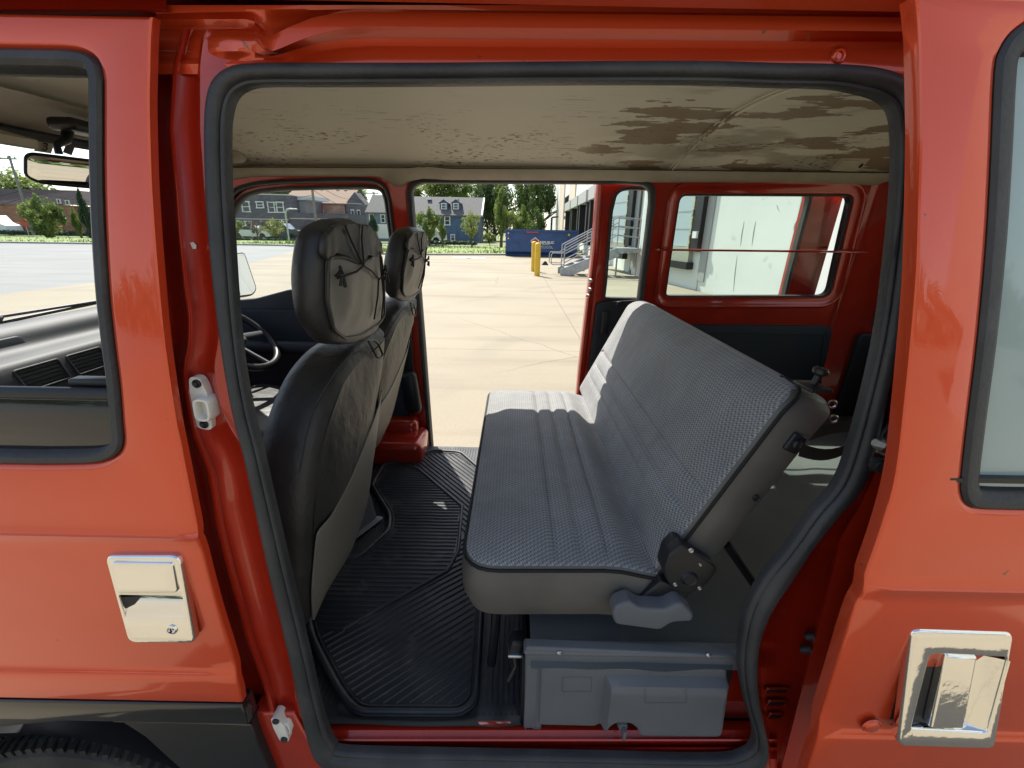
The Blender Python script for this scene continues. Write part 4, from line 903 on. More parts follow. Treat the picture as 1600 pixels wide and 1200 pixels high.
c = atY(1243, 693, .665); mb = MB(); mb.rbox(c+Vector((0, .002, 0)), (.026, .008, .034), .004, Matrix.Rotation(R(25), 4, 'Y')); mb.lathe([(0, .004), (.005, .006), (.008, .004), (.009, 0)], 18, Matrix.Translation(c+Vector((0, -.003, 0))) @ Matrix.Rotation(R(90), 4, 'X')); mb.build('strap_anchor', BLK, backrest)
mb = MB(); pa, pb = atY(1250, 703, .665), atY(1345, 690, .80)
st = [pa.lerp(pb, t/8)+Vector((0, 0, -.018*math.sin(math.pi*t/8))) for t in range(9)]
mb.grid([[p+Vector((0, -.001, .012)), p+Vector((0, .001, -.012))] for p in st]); st2 = [atY(1262, 680, .68).lerp(atY(1345, 668, .85), t/6)+Vector((0, 0, .008*math.sin(math.pi*t/6))) for t in range(7)]
mb.build('strap', BLK, van)
mb = MB(); mb.grid([[p+Vector((0, 0, .012)), p+Vector((0, 0, -.012))] for p in st2]); mb.build('strap', BLK, van)
c = atX(1272, 600, .485); mb = MB(); mb.rbox((c.x-.002, c.y, c.z-.004), (.034, .05, .006), .002); mb.lathe([(.005, 0), (.005, .014), (.011, .018), (.012, .024), (.009, .028), (0, .029)], 20, Matrix.Translation(c) @ Matrix.Rotation(R(14), 4, 'Y')); mb.build('release_knob', BLK, van)
for (x, y) in ((1304, 632), (1306, 655)):
    c = atY(x, y, .70); mb = MB(); mb.tube([(c.x-.004+.0065*math.cos(a), c.y, c.z+.0065*math.sin(a)) for a in [2*math.pi*k/14 for k in range(14)]], .002, 6, True); mb.build('ring', STEEL, backrest)
mb = MB(); 
for y in (.76, 1.50): mb.tube([(.02, y, .84), (-.02, y, .78), (-.03, y, .62), (-.035, y, .56)], .010, 8)
mb2 = MB(); mb2.tube([(.02, .76, .84), (-.02, .76, .78), (-.03, .76, .62), (-.035, .76, .56)], .010, 8); mb2.build('seat_leg', BLK, van)
mb2 = MB(); mb2.tube([(.02, 1.50, .84), (-.02, 1.50, .78), (-.03, 1.50, .62), (-.035, 1.50, .56)], .010, 8); mb2.build('seat_leg', BLK, van)
mb = MB(); mb.box((.11, 1.13, .80), (.30, .84, .03)); mb.build('seat_frame', BLK, van)
a_, b_ = atY(1135, 850, .72), atY(1188, 928, .72)
mb = MB(); mb.tube([a_, b_], .008, 8); mb.build('seat_strut', BLK, van)
mb = MB(); mb.rbox((.44, 1.22, .95), (.04, .8, .28), .02, Matrix.Rotation(R(28), 4, 'Y')); mb.build('backrest_shell', BLK, van)
# ---- front seats (the near one is built, the far one is its copy)
SB0 = Vector((-.405, 0, .72)); SBE = Vector((.075, 0, .525)).normalized(); SBN = Vector((SBE.z, 0, -SBE.x))
def onS(x, y, off=0):
    r = ray(x, y); P0 = SB0+SBN*off-Vector((0, 0, ZC)); t = P0.dot(SBN)/r.dot(SBN); p = r*t+Vector((0, 0, ZC)); return (p.y, (p-SB0).dot(SBE))
smp = lambda off: (lambda a, b, d: tuple(SB0+SBE*b+SBN*(off-d)+Vector((0, a, 0))))
sbo = [(1.17, .540), (1.02, .535), (.90, .535), (.80, .505), (.72, .43), (.68, .30), (.674, .10), (.68, -.005), (.75, -.01), (.95, -.01), (1.06, .02), (1.11, .16), (1.15, .36)]
sbo = rnd(sbo, [.03, .04, .05, .05, .06, .06, .06, .03, .03, .06, .05, .06, .06], 4, .03)
def sbul(a, b, e): return .014*sst(0, .08, e)+.006*noise.noise(Vector((a*7, b*6, 4)))
front_seat = None
mb = MB(); pad(mb, sbo, smp(0), [(.030, 0), (.014, .007), (.004, .020), (0, .040), (0, .075), (.010, .10), (.05, .118)], sbul, (.03, .03), 0, 0)
front_seat = mb.build('front_seat', [VINB], van, 50, label='near front seat in black vinyl with a tall headrest')
gp = [(1.145, .375), (1.00, .325), (.86, .268), (.77, .248), (.705, .24), (.69, .10), (.70, .005), (.95, .002), (1.05, .03), (1.10, .165)]
gp = rnd(gp, [.01, .05, .05, .04, .02, .03, .02, .04, .04, .05], 4, .025)
def onpad(off): return lambda a, b, d: smp(off+sbul(a, b, sdist(a, b, sbo)))(a, b, d)
mb = MB(); plate(mb, inset(gp if area2(gp) > 0 else gp[::-1], .006), [], onpad(.003), T=.003, r=.0015, step=.022, back=False)
mb.build('rear_panel', VING, front_seat, 60)
mb = MB(); mb.tube([onpad(.001)(*onS(x, y), 0) for x, y in spline([(560, 549), (520, 572), (492, 612), (470, 660), (452, 735)], 4)], .0016, 5); mb.build('seam', CORD, front_seat)
mb = MB(); cl = [onpad(.004)(*onS(x, y), 0) for x, y in [(573, 533), (580, 530), (586, 537), (588, 552), (584, 558), (580, 556), (578, 545), (573, 533)]]; mb.tube(cl, .0028, 6); mb.build('hook', BLK, front_seat)
# cushion of the seat, mostly hidden
mb = MB(); mb.rbox((-.72, .90, .76), (.50, .46, .15), .05, seg=4); mb.build('seat_cushion', VINB, front_seat, 50)
# headrest
HO = .014
ho = [onS(x, y, HO) for x, y in [(500, 400), (508, 362), (528, 346), (556, 343), (577, 352), (592, 390), (600, 440), (603, 490), (592, 524), (556, 543), (520, 540), (502, 515), (496, 455)]]
ho = rnd(ho, .08, 6, .02)
ho = [(a+.010*max(0, 1-(a-.70)/.1) if a < .8 else a, b) for a, b in ho]
def hbul(a, b, e): return .012*sst(0, .06, e)+.005*noise.noise(Vector((a*16, b*9, 9)))*sst(0, .03, e)
mb = MB(); hr_ = pad(mb, ho, smp(HO), [(.022, 0), (.010, .004), (.003, .011), (0, .020), (.002, .034), (.010, .048), (.025, .058), (.05, .064)], hbul, (.015, .015), 0, 0)
mb.v = [tuple(Vector(v)+Vector((0, 1, 0))*.0+Vector((.003, .003, .004))*noise.noise(Vector(v)*22)) for v in mb.v]
headrest = mb.build('headrest', VINB, front_seat, 60)
hq = ho if area2(ho) > 0 else ho[::-1]
onh = lambda off: (lambda a, b, d: smp(HO+off+hbul(a, b, sdist(a, b, hr_[0]) if inpoly(a, b, hr_[0]) else 0)*(1 if inpoly(a, b, hr_[0]) else 0))(a, b, d))
hg = rnd([onS(x, y, HO) for x, y in [(509, 402), (528, 400), (548, 410), (570, 402), (592, 398), (597, 440), (598, 492), (586, 508), (560, 524), (536, 528), (518, 515), (508, 470)]], .012, 3, .012)
mb = MB(); plate(mb, hg, [], onh(.0035), T=.0035, r=.0015, step=.014, back=False); mb.build('grey_patch', VING, headrest, 60)
mb = MB(); mb.tube([onh(.004)(a, b, 0) for a, b in hg], .0034, 6, True); mb.build('gathered_hem', VINB, headrest)
hd = rnd([onS(x, y, HO) for x, y in [(501, 372), (516, 352), (545, 347), (574, 351), (590, 374), (596, 396), (580, 401), (562, 396), (548, 413), (534, 400), (519, 394), (507, 408), (499, 396)]], .010, 3, .010)
mb = MB(); plate(mb, hd, [], onh(.0065), T=.006, r=.0028, step=.012, back=False)
mb.v = [tuple(Vector(v)+Vector((.0035, 0, 0))*noise.noise(Vector((v[1]*70, v[2]*30, 3)))) for v in mb.v]
mb.build('cover_flap', VINB, headrest, 60)
def cord_(pts, r=.0019, lift=.010):
    mb = MB(); mb.tube([onh(lift)(*onS(x, y, HO), 0) for x, y in pts], r, 6); return mb.build('cord', CORD, headrest)
cord_([(547, 412), (536, 421), (522, 430), (514, 429)]); cord_([(547, 412), (560, 420), (574, 432)]); cord_([(547, 412), (543, 395), (538, 372), (530, 352)]); cord_([(548, 411), (552, 392), (556, 370), (558, 350)])
cord_([(575, 433), (574, 460), (573, 497)]); cord_([(586, 420), (588, 460), (587, 496)]); cord_([(586, 392), (587, 410), (585, 430), (576, 434)])
def bow(x, y):
    c = Vector(onh(.012)(*onS(x, y, HO), 0)); mb = MB()
    for k in range(4):
        a = k*1.7+.5; e = Vector((.3, .5*math.cos(a), math.sin(a))); L = .016+.006*(k % 2)
        mb.tube([c, c+e*L*.5+Vector((.006, 0, .003)), c+e*L+Vector((.002, 0, -.004))], [.0018, .0026, .003], 6)
    mb.tube([c+Vector((.002, .003*math.cos(a), .003*math.sin(a))) for a in (0, 1.5, 3, 4.5)], .0026, 6, True)
    mb.build('cord_bow', CORD, headrest)
bow(514, 429); bow(586, 424)
DY = .60
fs2 = copy_tree(front_seat, van); fs2['label'] = 'far front seat in black vinyl beyond the near one'
Rf = Matrix.Rotation(R(6.5), 3, 'Y'); c0 = Vector((-.345, .9, 1.28)); fs2.rotation_euler = (0, R(6.5), 0); fs2.location = front_seat.location+c0-Rf @ c0+Vector((-.035, DY, -.005))
# ---- dashboard, wheel, mirror, visor
dp_ = spline([(-1.63, 1.05), (-1.61, 1.17), (-1.57, 1.197), (-1.51, 1.197), (-1.475, 1.18), (-1.455, 1.150), (-1.43, 1.138), (-1.38, 1.135), (-1.345, 1.122), (-1.318, 1.05), (-1.315, .98), (-1.38, .93), (-1.42, .80), (-1.42, .55)], 4)
mb = MB(); mb.grid([[(x, y, z) for x, z in dp_] for y in [.60+1.30*k/20 for k in range(21)]]); mb.add([(x, .60, z) for x, z in dp_], [tuple(range(len(dp_)))]); mb.add([(x, 1.90, z) for x, z in dp_], [tuple(range(len(dp_)))])
dash = mb.build('dashboard', DASH, van, 50)
def vent(yc, w_=.15):
    mb = MB(); c = Vector((-1.336, yc, 1.083)); M = Matrix.Translation(c) @ Matrix.Rotation(R(-21), 4, 'Y')
    P = rnd([(-w_/2, -.034), (w_/2, -.034), (w_/2, .034), (-w_/2, .034)], .01, 4); f = lambda a, b, d: M @ Vector((.012-d, a, b))
    plate(mb, P, [inset(P, .007)], f, T=.02, r=.003, step=.3); plate(mb, inset(P, .006), [], lambda a, b, d: f(a, b, d+.019), T=.002, r=.0005, step=.3, m=(1, 1, 1))
    v = mb.build('air_vent', [DASH, CORD], dash, 35)
    mb = MB()
    for k in range(5): mb.box(M @ Vector((.004, 0, -.022+.011*k)), (.014, w_-.016, .002), M.to_3x3().to_4x4() @ Matrix.Rotation(R(25), 4, 'Y'))
    tag(mb.build('slats', BLK, v, 0))
vent(1.20, .13); vent(1.345, .12); vent(.72, .13)
mb = MB(); plate(mb, rnd([(.80, 1.005), (1.08, 1.005), (1.06, 1.075), (.82, 1.075)], .02, 4), [], lambda a, b, d: (-1.300-.30*(b-1.0)-d+.004, a, b), T=.01, r=.003, step=.3); mb.build('glovebox_tray', CORD, dash)
mb = MB(); plate(mb, rnd([(1.02, 1.13), (1.30, 1.13), (1.30, 1.175), (1.04, 1.175)], .015, 4), [], lambda a, b, d: (-1.448-.4*(b-1.13)-d, a, b), T=.01, r=.003, step=.3); mb.build('dash_panel', CARD, dash)
WC = Vector((-1.065, 1.64, 1.105)); WM = Matrix.Translation(WC) @ Matrix.Rotation(R(38), 4, 'Y')
mb = MB(); mb.tube([WM @ Vector((.18*math.cos(a), .18*math.sin(a), 0)) for a in [2*math.pi*k/48 for k in range(48)]], .0135, 10, True)
swh = mb.build('steering_wheel', BLK, van)
mb = MB(); mb.rbox(WM @ Vector((0, 0, -.015)), (.10, .12, .04), .015, WM.to_3x3().to_4x4())
for a in (.25, math.pi-.25, math.pi/2, -math.pi/2): mb.tube([WM @ Vector((.04*math.sin(a), .05*math.cos(a), -.015)), WM @ Vector((.175*math.sin(a), .175*math.cos(a), 0))], .012, 8, flat=.6)
mb.build('spokes', GPL, swh)
mb = MB(); mb.tube([WC-WM.to_3x3() @ Vector((0, 0, .02)), WC-WM.to_3x3() @ Vector((0, 0, .32))], .03, 12); mb.build('steering_column', BLK, van)
gq = [(30, 244), (50, 234), (160, 252), (172, 262), (170, 292), (60, 286), (34, 268)]
MC = atX(98, 262, -1.12); Dm = (MC-Vector((0, 0, ZC))).normalized(); tgt = Vector((.62, -.78, -.15)).normalized(); MN = (tgt-Dm).normalized()
MU = (Vector((0, 0, 1))-MN*MN.z).normalized(); MX = MU.cross(MN)
def onM(x, y): r = ray(x, y); t = (MC-Vector((0, 0, ZC))).dot(MN)/r.dot(MN); p = r*t+Vector((0, 0, ZC))-MC; return (p.dot(MX), p.dot(MU))
mP = rnd([onM(x, y) for x, y in [(36, 236), (150, 250), (240, 262), (236, 304), (62, 288), (36, 276)]], [.02]*6, 6)
mm_ = lambda off: (lambda a, b, d: tuple(MC+MX*a+MU*b+MN*(off-d)))
mb = MB(); plate(mb, mP, [], mm_(0), T=.022, r=.006, step=.3); rvm = mb.build('rear_view_mirror', BLK, van, 40)
mb = MB(); plate(mb, inset(mP if area2(mP) > 0 else mP[::-1], .007), [], mm_(.001), T=.002, r=.0003, step=.3); mb.build('mirror_glass', MIRR, rvm, 35)
t0 = MC+MU*.03+MX*.0-MN*.015; t1 = atX(110, 205, -1.14)
mb = MB(); mb.tube([t0, t0+Vector((0, .0, .02)), t0.lerp(t1, .6), t1+Vector((0, 0, .015))], [.008, .008, .011, .014], 10); mb.rbox(t1+Vector((.01, .03, .012)), (.07, .14, .03), .012); mb.build('mirror_stem', BLK, rvm)
mb = MB()
P = rnd([(0, 0), (.36, 0), (.36, .13), (0, .15)], .03, 5); vM = Matrix.Translation((-1.17, .74, 1.675)) @ Matrix.Rotation(R(14), 4, 'Y')
plate(mb, P, [], lambda a, b, d: vM @ Vector((b, a, d)), T=.02, r=.008, step=.3); mb.build('sun_visor', HEAD, van, 40)
mb = MB(); vM2 = Matrix.Translation((-1.17, 1.40, 1.675)) @ Matrix.Rotation(R(14), 4, 'Y'); plate(mb, P, [], lambda a, b, d: vM2 @ Vector((b, a, d)), T=.02, r=.008, step=.3); mb.build('sun_visor', HEAD, van, 40)
mb = MB(); mb.grid([[(-1.10-.21*t, CY/2+(i/12-.5)*1.24, 1.77-.055*t-.05*(((i/12-.5)*2)**2)*(1-t)) for i in range(13)] for t in (0, .25, .5, .75, 1)]); mb.build('header_trim', HEAD, van, 60)
STK = mat('paper_sticker', (.45, .43, .33), .7); STK2 = mat('dark_sticker', (.06, .07, .06), .6)
def wpt(x, y, k=.012):
    r = ray(x, y); lo, hi = .5, 4
    t = 1.3/-r.x
    for _ in range(8):
        p = r*t+Vector((0, 0, ZC)); q = (p.z-1.175)/.535; s_ = wsp(p.y, q); t = (s_[0]+k)/r.x
    return r*t+Vector((0, 0, ZC))
mb = MB(); mb.add([wpt(58, 216), wpt(86, 221), wpt(80, 240), wpt(53, 236)], [(0, 1, 2, 3)]); s3 = mb.build('windscreen_sticker', STK, van)
mb = MB(); mb.tube([wpt(x, y, .016) for x, y in [(68, 224), (74, 225), (74, 228), (70, 229), (74, 231), (72, 235), (66, 234)]], .0018, 5); mb.build('printed_figure', CORD, s3)
mb = MB(); mb.add([wpt(102, 227), wpt(117, 230), wpt(112, 243), wpt(98, 238)], [(0, 1, 2, 3)]); mb.build('windscreen_sticker', STK2, van)
for (y0, k) in ((1.0, 0), (1.35, 1)):
    mb = MB(); mb.tube([(-1.67, y0-.15, 1.165), (-1.625, y0, 1.19), (-1.60, y0+.38, 1.205)], .006, 6); mb.tube([(-1.60, y0-.1, 1.215), (-1.595, y0+.38, 1.21)], .005, 6); mb.build('wiper', BLK, van)
# far door card and mirror
mb = MB(); plate(mb, rnd([(-1.42, .62), (-.47, .62), (-.47, FSd(560, 482, .05).z), (-1.45, FSd(420, 484, .05).z)], .03, 4), [], mF(.072), T=.025, r=.008, step=.08)
cardo = mb.build('far_door_card', CARD, van, 40)
mb = MB(); mb.rbox((-.9, CY-.60-.10, 1.02), (.55, .05, .05), .02); mb.build('armrest', CARD, cardo)
mb = MB(); zt_ = FSd(470, 470, .05)
P = rnd(abF([(330, 472), (400, 466), (452, 452), (500, 452), (630, 470), (634, 500), (330, 520)], .05), .01, 3); plate(mb, P, [], mF(.055), T=.03, r=.008, step=.1); mb.build('window_ledge', DASH, cardo, 40)
mc = atY(372, 425, 2.08); wN = Vector((.86, -.46, .20)).normalized(); wU = (Vector((0, 0, 1))-wN*wN.z).normalized(); wX = wU.cross(wN)
def onWM(x, y): r = ray(x, y); t = (mc-Vector((0, 0, ZC))).dot(wN)/r.dot(wN); p = r*t+Vector((0, 0, ZC))-mc; return (p.dot(wX), p.dot(wU))
mP2 = rnd([onWM(x, y) for x, y in [(330, 396), (383, 393), (403, 452), (396, 462), (330, 470)]], [.02, .02, .02, .02, .02], 5)
wm = lambda off: (lambda a, b, d: tuple(mc+wX*a+wU*b+wN*(off-d)))
mb = MB(); plate(mb, mP2, [], wm(0), T=.045, r=.010, step=.3); dm = mb.build('door_mirror', BLK, van, 40)
mb = MB(); plate(mb, inset(mP2 if area2(mP2) > 0 else mP2[::-1], .008), [], wm(.001), T=.003, r=.0005, step=.3); mb.build('mirror_glass', MIRR, dm, 35)
mb = MB(); mb.tube([(mc.x-.05, 2.08, mc.z-.06), (mc.x-.03, 1.96, mc.z-.12)], .014, 8); mb.build('mirror_arm', BLK, dm)
# ================================================================== THE PLACE OUTSIDE
def ground_mat(name, c0, c1, c2, joints=None, stain=.6, bumps=.4, fine=55):
    m = bpy.data.materials.new(name); m.use_nodes = True; t = m.node_tree; b = t.nodes['Principled BSDF']; L = t.links.new
    tc = N_(t, 'ShaderNodeTexCoord'); sx = N_(t, 'ShaderNodeSeparateXYZ'); L(tc.outputs['Object'], sx.inputs[0])
    def M(op, *a):
        n = N_(t, 'ShaderNodeMath', operation=op)
        for i, q in enumerate(a):
            if isinstance(q, (int, float)): n.inputs[i].default_value = q
            else: L(q, n.inputs[i])
        return n.outputs[0]
    def nz(sc, det, sx_=1, sy_=1):
        mp = N_(t, 'ShaderNodeMapping'); mp.inputs['Scale'].default_value = (sx_, sy_, 1); L(tc.outputs['Object'], mp.inputs[0])
        n = N_(t, 'ShaderNodeTexNoise'); n.inputs['Scale'].default_value = sc; n.inputs['Detail'].default_value = det; L(mp.outputs[0], n.inputs['Vector']); return n.outputs[0]
    def mr(v, a, c, d=0, e=1):
        n = N_(t, 'ShaderNodeMapRange'); n.inputs[1].default_value = a; n.inputs[2].default_value = c; n.inputs[3].default_value = d; n.inputs[4].default_value = e; L(v, n.inputs[0]); return n.outputs[0]
    def mix(f, A, B):
        n = N_(t, 'ShaderNodeMix', data_type='RGBA'); L(f, n.inputs[0])
        for i, q in ((6, A), (7, B)):
            if isinstance(q, tuple): n.inputs[i].default_value = (*q, 1)
            else: L(q, n.inputs[i])
        return n.outputs[2]
    c = mix(mr(nz(.35, 8), .35, .7), c0, c1)
    c = mix(M('MULTIPLY', mr(nz(.9, 9, .25, 1.6), .52, .72), stain), c, c2)
    c = mix(M('MULTIPLY', mr(nz(fine, 5), .55, .75), .35), c, c2)
    if joints:
        nv = N_(t, 'ShaderNodeTexNoise'); nv.inputs['Scale'].default_value = 1.4; nv.inputs['Detail'].default_value = 6; L(tc.outputs['Object'], nv.inputs['Vector'])
        vm = N_(t, 'ShaderNodeMix', data_type='VECTOR'); vm.inputs[0].default_value = .18; L(tc.outputs['Object'], vm.inputs[4]); L(nv.outputs[1], vm.inputs[5])
        vo = N_(t, 'ShaderNodeTexVoronoi', feature='DISTANCE_TO_EDGE'); vo.inputs['Scale'].default_value = .16; L(vm.outputs[1], vo.inputs['Vector'])
        c = mix(M('MULTIPLY', M('MULTIPLY', mr(vo.outputs[0], .0006, .0022, 1, 0), mr(nz(.25, 3), .48, .54)), .55), c, (.12, .10, .07))
        c = mix(M('MULTIPLY', mr(nz(2.3, 4), .70, .76), .35), c, (.12, .105, .08))
        wv_ = N_(t, 'ShaderNodeTexWave', wave_type='RINGS', rings_direction='Z'); wv_.inputs['Scale'].default_value = .11; wv_.inputs['Distortion'].default_value = 5; wv_.inputs['Detail'].default_value = 3; wv_.inputs['Detail Scale'].default_value = .6; mpw = N_(t, 'ShaderNodeMapping'); mpw.inputs['Location'].default_value = (-9, -3, 0); L(tc.outputs['Object'], mpw.inputs[0]); L(mpw.outputs[0], wv_.inputs['Vector'])
        c = mix(M('MULTIPLY', M('MULTIPLY', mr(wv_.outputs[0], .93, .99), mr(nz(.6, 5), .45, .6)), .22), c, (.13, .115, .09))
        x0, wx, y0, wy = joints; f = None
        for v, o, w_ in ((sx.outputs[0], x0, wx), (sx.outputs[1], y0, wy)):
            d = M('PINGPONG', M('SUBTRACT', v, o), w_/2); g = mr(d, .006, .016, 1, 0); f = g if f is None else M('MAXIMUM', f, g)
        c = mix(M('MULTIPLY', f, .75), c, (.16, .13, .09))
    L(c, b.inputs['Base Color']); b.inputs['Roughness'].default_value = .85
    bp = N_(t, 'ShaderNodeBump'); bp.inputs['Strength'].default_value = bumps; bp.inputs['Distance'].default_value = .01; L(nz(fine, 6), bp.inputs['Height']); L(bp.outputs[0], b.inputs['Normal']); return m
CONC = ground_mat('lot_concrete', (.282, .246, .180), (.238, .204, .145), (.155, .130, .088), (1.02, 4.6, 1.35, 4.55))
ASPH = ground_mat('worn_asphalt', (.215, .222, .215), (.185, .19, .185), (.13, .135, .13))
SOIL = ground_mat('far_ground', (.16, .19, .07), (.12, .16, .05), (.20, .18, .10), None, .4)
GRASS = ground_mat('grass', (.17, .25, .045), (.12, .20, .035), (.26, .27, .10), None, .7, .8, 22)
def sheet(name, pts, z, m, kind='structure'):
    mb = MB(); mb.add([(x, y, z) for x, y in pts], [tuple(range(len(pts)))]); o = mb.build(name, m, None, 0); o['kind'] = kind; return o
sheet('ground', [(-1500, -1500), (1500, -1500), (1500, 1500), (-1500, 1500)], GZ-.16, SOIL)
# lot surfaces
KB = [(-120, 22), (-60, 29), (-36, 32.4), (-29, 33.4), (-22.5, 35.8), (-18, 36.2), (-14, 33.5), (-10.5, 29), (-8, 27.4), (-5.8, 27.4), (-.7, 29.0), (4.2, 30.5), (4.55, 34)]
sheet('asphalt_lot', [(-120, -120), (-8, -120)]+[(-8, 20), (-8, 27.4)]+[p for p in KB[7::-1]], GZ-.006, ASPH)
BND = [(-11.2, -100), (-11.25, 9.8), (-11.0, 19), (-12.9, 26), (-14.2, 30), (-13.2, 32.2), (-10.5, 28.9), (-8, 27.3), (-5.8, 27.3), (-.7, 28.9), (4.3, 30.4), (4.9, 92), (60, 92), (60, -100)]
sheet('concrete_lot', BND, GZ, CONC)
kp = spline(KB, 5)
mb = MB(); mb.grid([[(x, y, GZ-.02), (x, y, GZ+.11), (x+.02, y+.14, GZ+.125), (x+.03, y+.17, GZ+.08)] for x, y in kp]); kb = mb.build('kerb', mat('kerb_concrete', (.45, .42, .36), .8, var=((.35, .32, .27), 3, .4, .7)), None, 40); kb['kind'] = 'structure'
mb = MB(); rows = []
for j in range(12):
    tt = j/11; row = []
    for i, (x, y) in enumerate(kp):
        yy = y+.15+tt*9.5; row.append((x, yy, GZ+.10+.10*math.sin(math.pi*tt)*(.6+.5*noise.noise(Vector((x*.2, yy*.2, 0))))))
    rows.append(row)
mb.grid(rows); vg = mb.build('grass_verge', GRASS, None, 60); vg['kind'] = 'structure'
mb = MB()                                                    # blades and weeds on the verge
for _ in range(9000):
    i = random.randrange(len(kp)-1); t = random.random(); x = kp[i][0]+(kp[i+1][0]-kp[i][0])*t; y = kp[i][1]+(kp[i+1][1]-kp[i][1])*t+.25+random.random()**1.3*8.5
    if x < -45: continue
    h = random.uniform(.05, .16)*(1.8 if noise.noise(Vector((x*.35, y*.35, 5))) > .25 else 1); a = random.uniform(0, 3.14); w_ = random.uniform(.02, .06); z = GZ+.10
    dx, dy = math.cos(a)*w_, math.sin(a)*w_
    mb.add([(x-dx, y-dy, z), (x+dx, y+dy, z), (x+random.uniform(-.05, .05), y+random.uniform(-.05, .05), z+h)], [(0, 1, 2)])
LEAFG = mat('grass_blade', (.20, .30, .05), .6, var=((.33, .35, .12), .8, .4, .6))
gb_ = mb.build('grass_tufts', LEAFG, None, 0, fixn=False); gb_['kind'] = 'stuff'
# ---- trees
def leafmat(name, c, c2, tr=.35):
    m = bpy.data.materials.new(name); m.use_nodes = True; t = m.node_tree; L = t.links.new; b = t.nodes['Principled BSDF']; o = t.nodes['Material Output']
    tc = N_(t, 'ShaderNodeTexCoord'); n = N_(t, 'ShaderNodeTexNoise'); n.inputs['Scale'].default_value = 1.1; n.inputs['Detail'].default_value = 5; L(tc.outputs['Object'], n.inputs['Vector'])
    mr = N_(t, 'ShaderNodeMapRange'); mr.inputs[1].default_value = .38; mr.inputs[2].default_value = .62; L(n.outputs[0], mr.inputs[0])
    mx = N_(t, 'ShaderNodeMix', data_type='RGBA'); mx.inputs[6].default_value = (*c, 1); mx.inputs[7].default_value = (*c2, 1); L(mr.outputs[0], mx.inputs[0])
    L(mx.outputs[2], b.inputs['Base Color']); b.inputs['Roughness'].default_value = .5
    T = N_(t, 'ShaderNodeBsdfTranslucent'); L(mx.outputs[2], T.inputs[0]); ms = N_(t, 'ShaderNodeMixShader'); ms.inputs[0].default_value = tr
    L(b.outputs[0], ms.inputs[1]); L(T.outputs[0], ms.inputs[2]); L(ms.outputs[0], o.inputs[0]); return m
LF1 = leafmat('leaf_bright', (.23, .29, .075), (.12, .18, .045), .45); LF2 = leafmat('leaf_deep', (.12, .18, .045), (.05, .09, .025), .35); LF3 = leafmat('leaf_evergreen', (.03, .075, .025), (.02, .045, .018), .15)
LF4 = leafmat('leaf_yellow', (.28, .30, .07), (.17, .22, .05)); LF5 = leafmat('leaf_purple', (.16, .10, .09), (.10, .12, .05)); BARK = mat('bark', (.10, .08, .06), .9, bump=(20, .6, .02))
def crown(seed, n, shape, leaf, blobs):
    rs = random.Random(seed); mb = MB(); bl = []
    for _ in range(blobs):
        while True:
            p = Vector((rs.uniform(-1, 1), rs.uniform(-1, 1), rs.uniform(-1, 1)))
            if p.length < 1: break
        z = (p.z+1)/2
        if shape == 'cone': rr = .10+.9*(1-z)**.8; q = Vector((p.x*rr*.62, p.y*rr*.62, z)); br = .10+.16*(1-z)
        elif shape == 'wide': rr = math.sqrt(max(.05, 1-(2*z-.9)**2*.8)); q = Vector((p.x*rr*.85, p.y*rr*.85, z)); br = rs.uniform(.12, .26)
        else: rr = math.sqrt(max(.05, 1-(2*z-.85)**2)); q = Vector((p.x*rr*.72, p.y*rr*.72, z)); br = rs.uniform(.13, .25)
        bl.append((q, br))
    for _ in range(n):
        q, br = rs.choice(bl); d = Vector((rs.gauss(0, 1), rs.gauss(0, 1), rs.gauss(0, 1))).normalized()
        p = q+d*br*(rs.random()**.4)*Vector((1, 1, .8)).length/1.6
        a = Vector((rs.gauss(0, 1), rs.gauss(0, 1), rs.gauss(0, .6))).normalized(); b = a.cross(Vector((rs.gauss(0, 1), rs.gauss(0, 1), rs.gauss(0, 1)))).normalized(); s = leaf*rs.uniform(.6, 1.4)
        mb.add([p-a*s, p+b*s*.5, p+a*s, p-b*s*.5], [(0, 1, 2, 3)])
    return mb, bl
CR = {}
def tree_proto(key, seed, n, shape, leaf, blobs, lm):
    mb, bl = crown(seed, n, shape, leaf, blobs); me = mb.build('crown', lm, None, 0, fixn=False); bpy.data.objects.remove(me, do_unlink=False) if 0 else None
    t = MB(); rs = random.Random(seed); t.tube([(0, 0, -.45), (.01, .0, -.1), (.0, .01, .3), (.01, 0, .75)], [.045, .035, .026, .01], 7)
    for q, br in bl[:9]: t.tube([(0, 0, max(-.12, q.z-.45)), tuple(q*.55+Vector((0, 0, q.z*.1))), tuple(q)], [.018, .012, .004], 5)
    tr = t.build('trunk', BARK, None, 50)
    CR[key] = (me.data, tr.data); bpy.data.objects.remove(me); bpy.data.objects.remove(tr)
tree_proto('round', 1, 4600, 'round', .048, 34, LF1); tree_proto('round2', 2, 4200, 'round', .052, 26, LF2); tree_proto('cone', 3, 4400, 'cone', .038, 40, LF3)
tree_proto('conel', 4, 4600, 'cone', .044, 34, LF1); tree_proto('big', 5, 13000, 'wide', .034, 60, LF2); tree_proto('bigl', 6, 13000, 'wide', .034, 55, LF1)
tree_proto('sparse', 8, 1300, 'round', .052, 18, LF4); tree_proto('purple', 9, 1100, 'round', .05, 14, LF5)
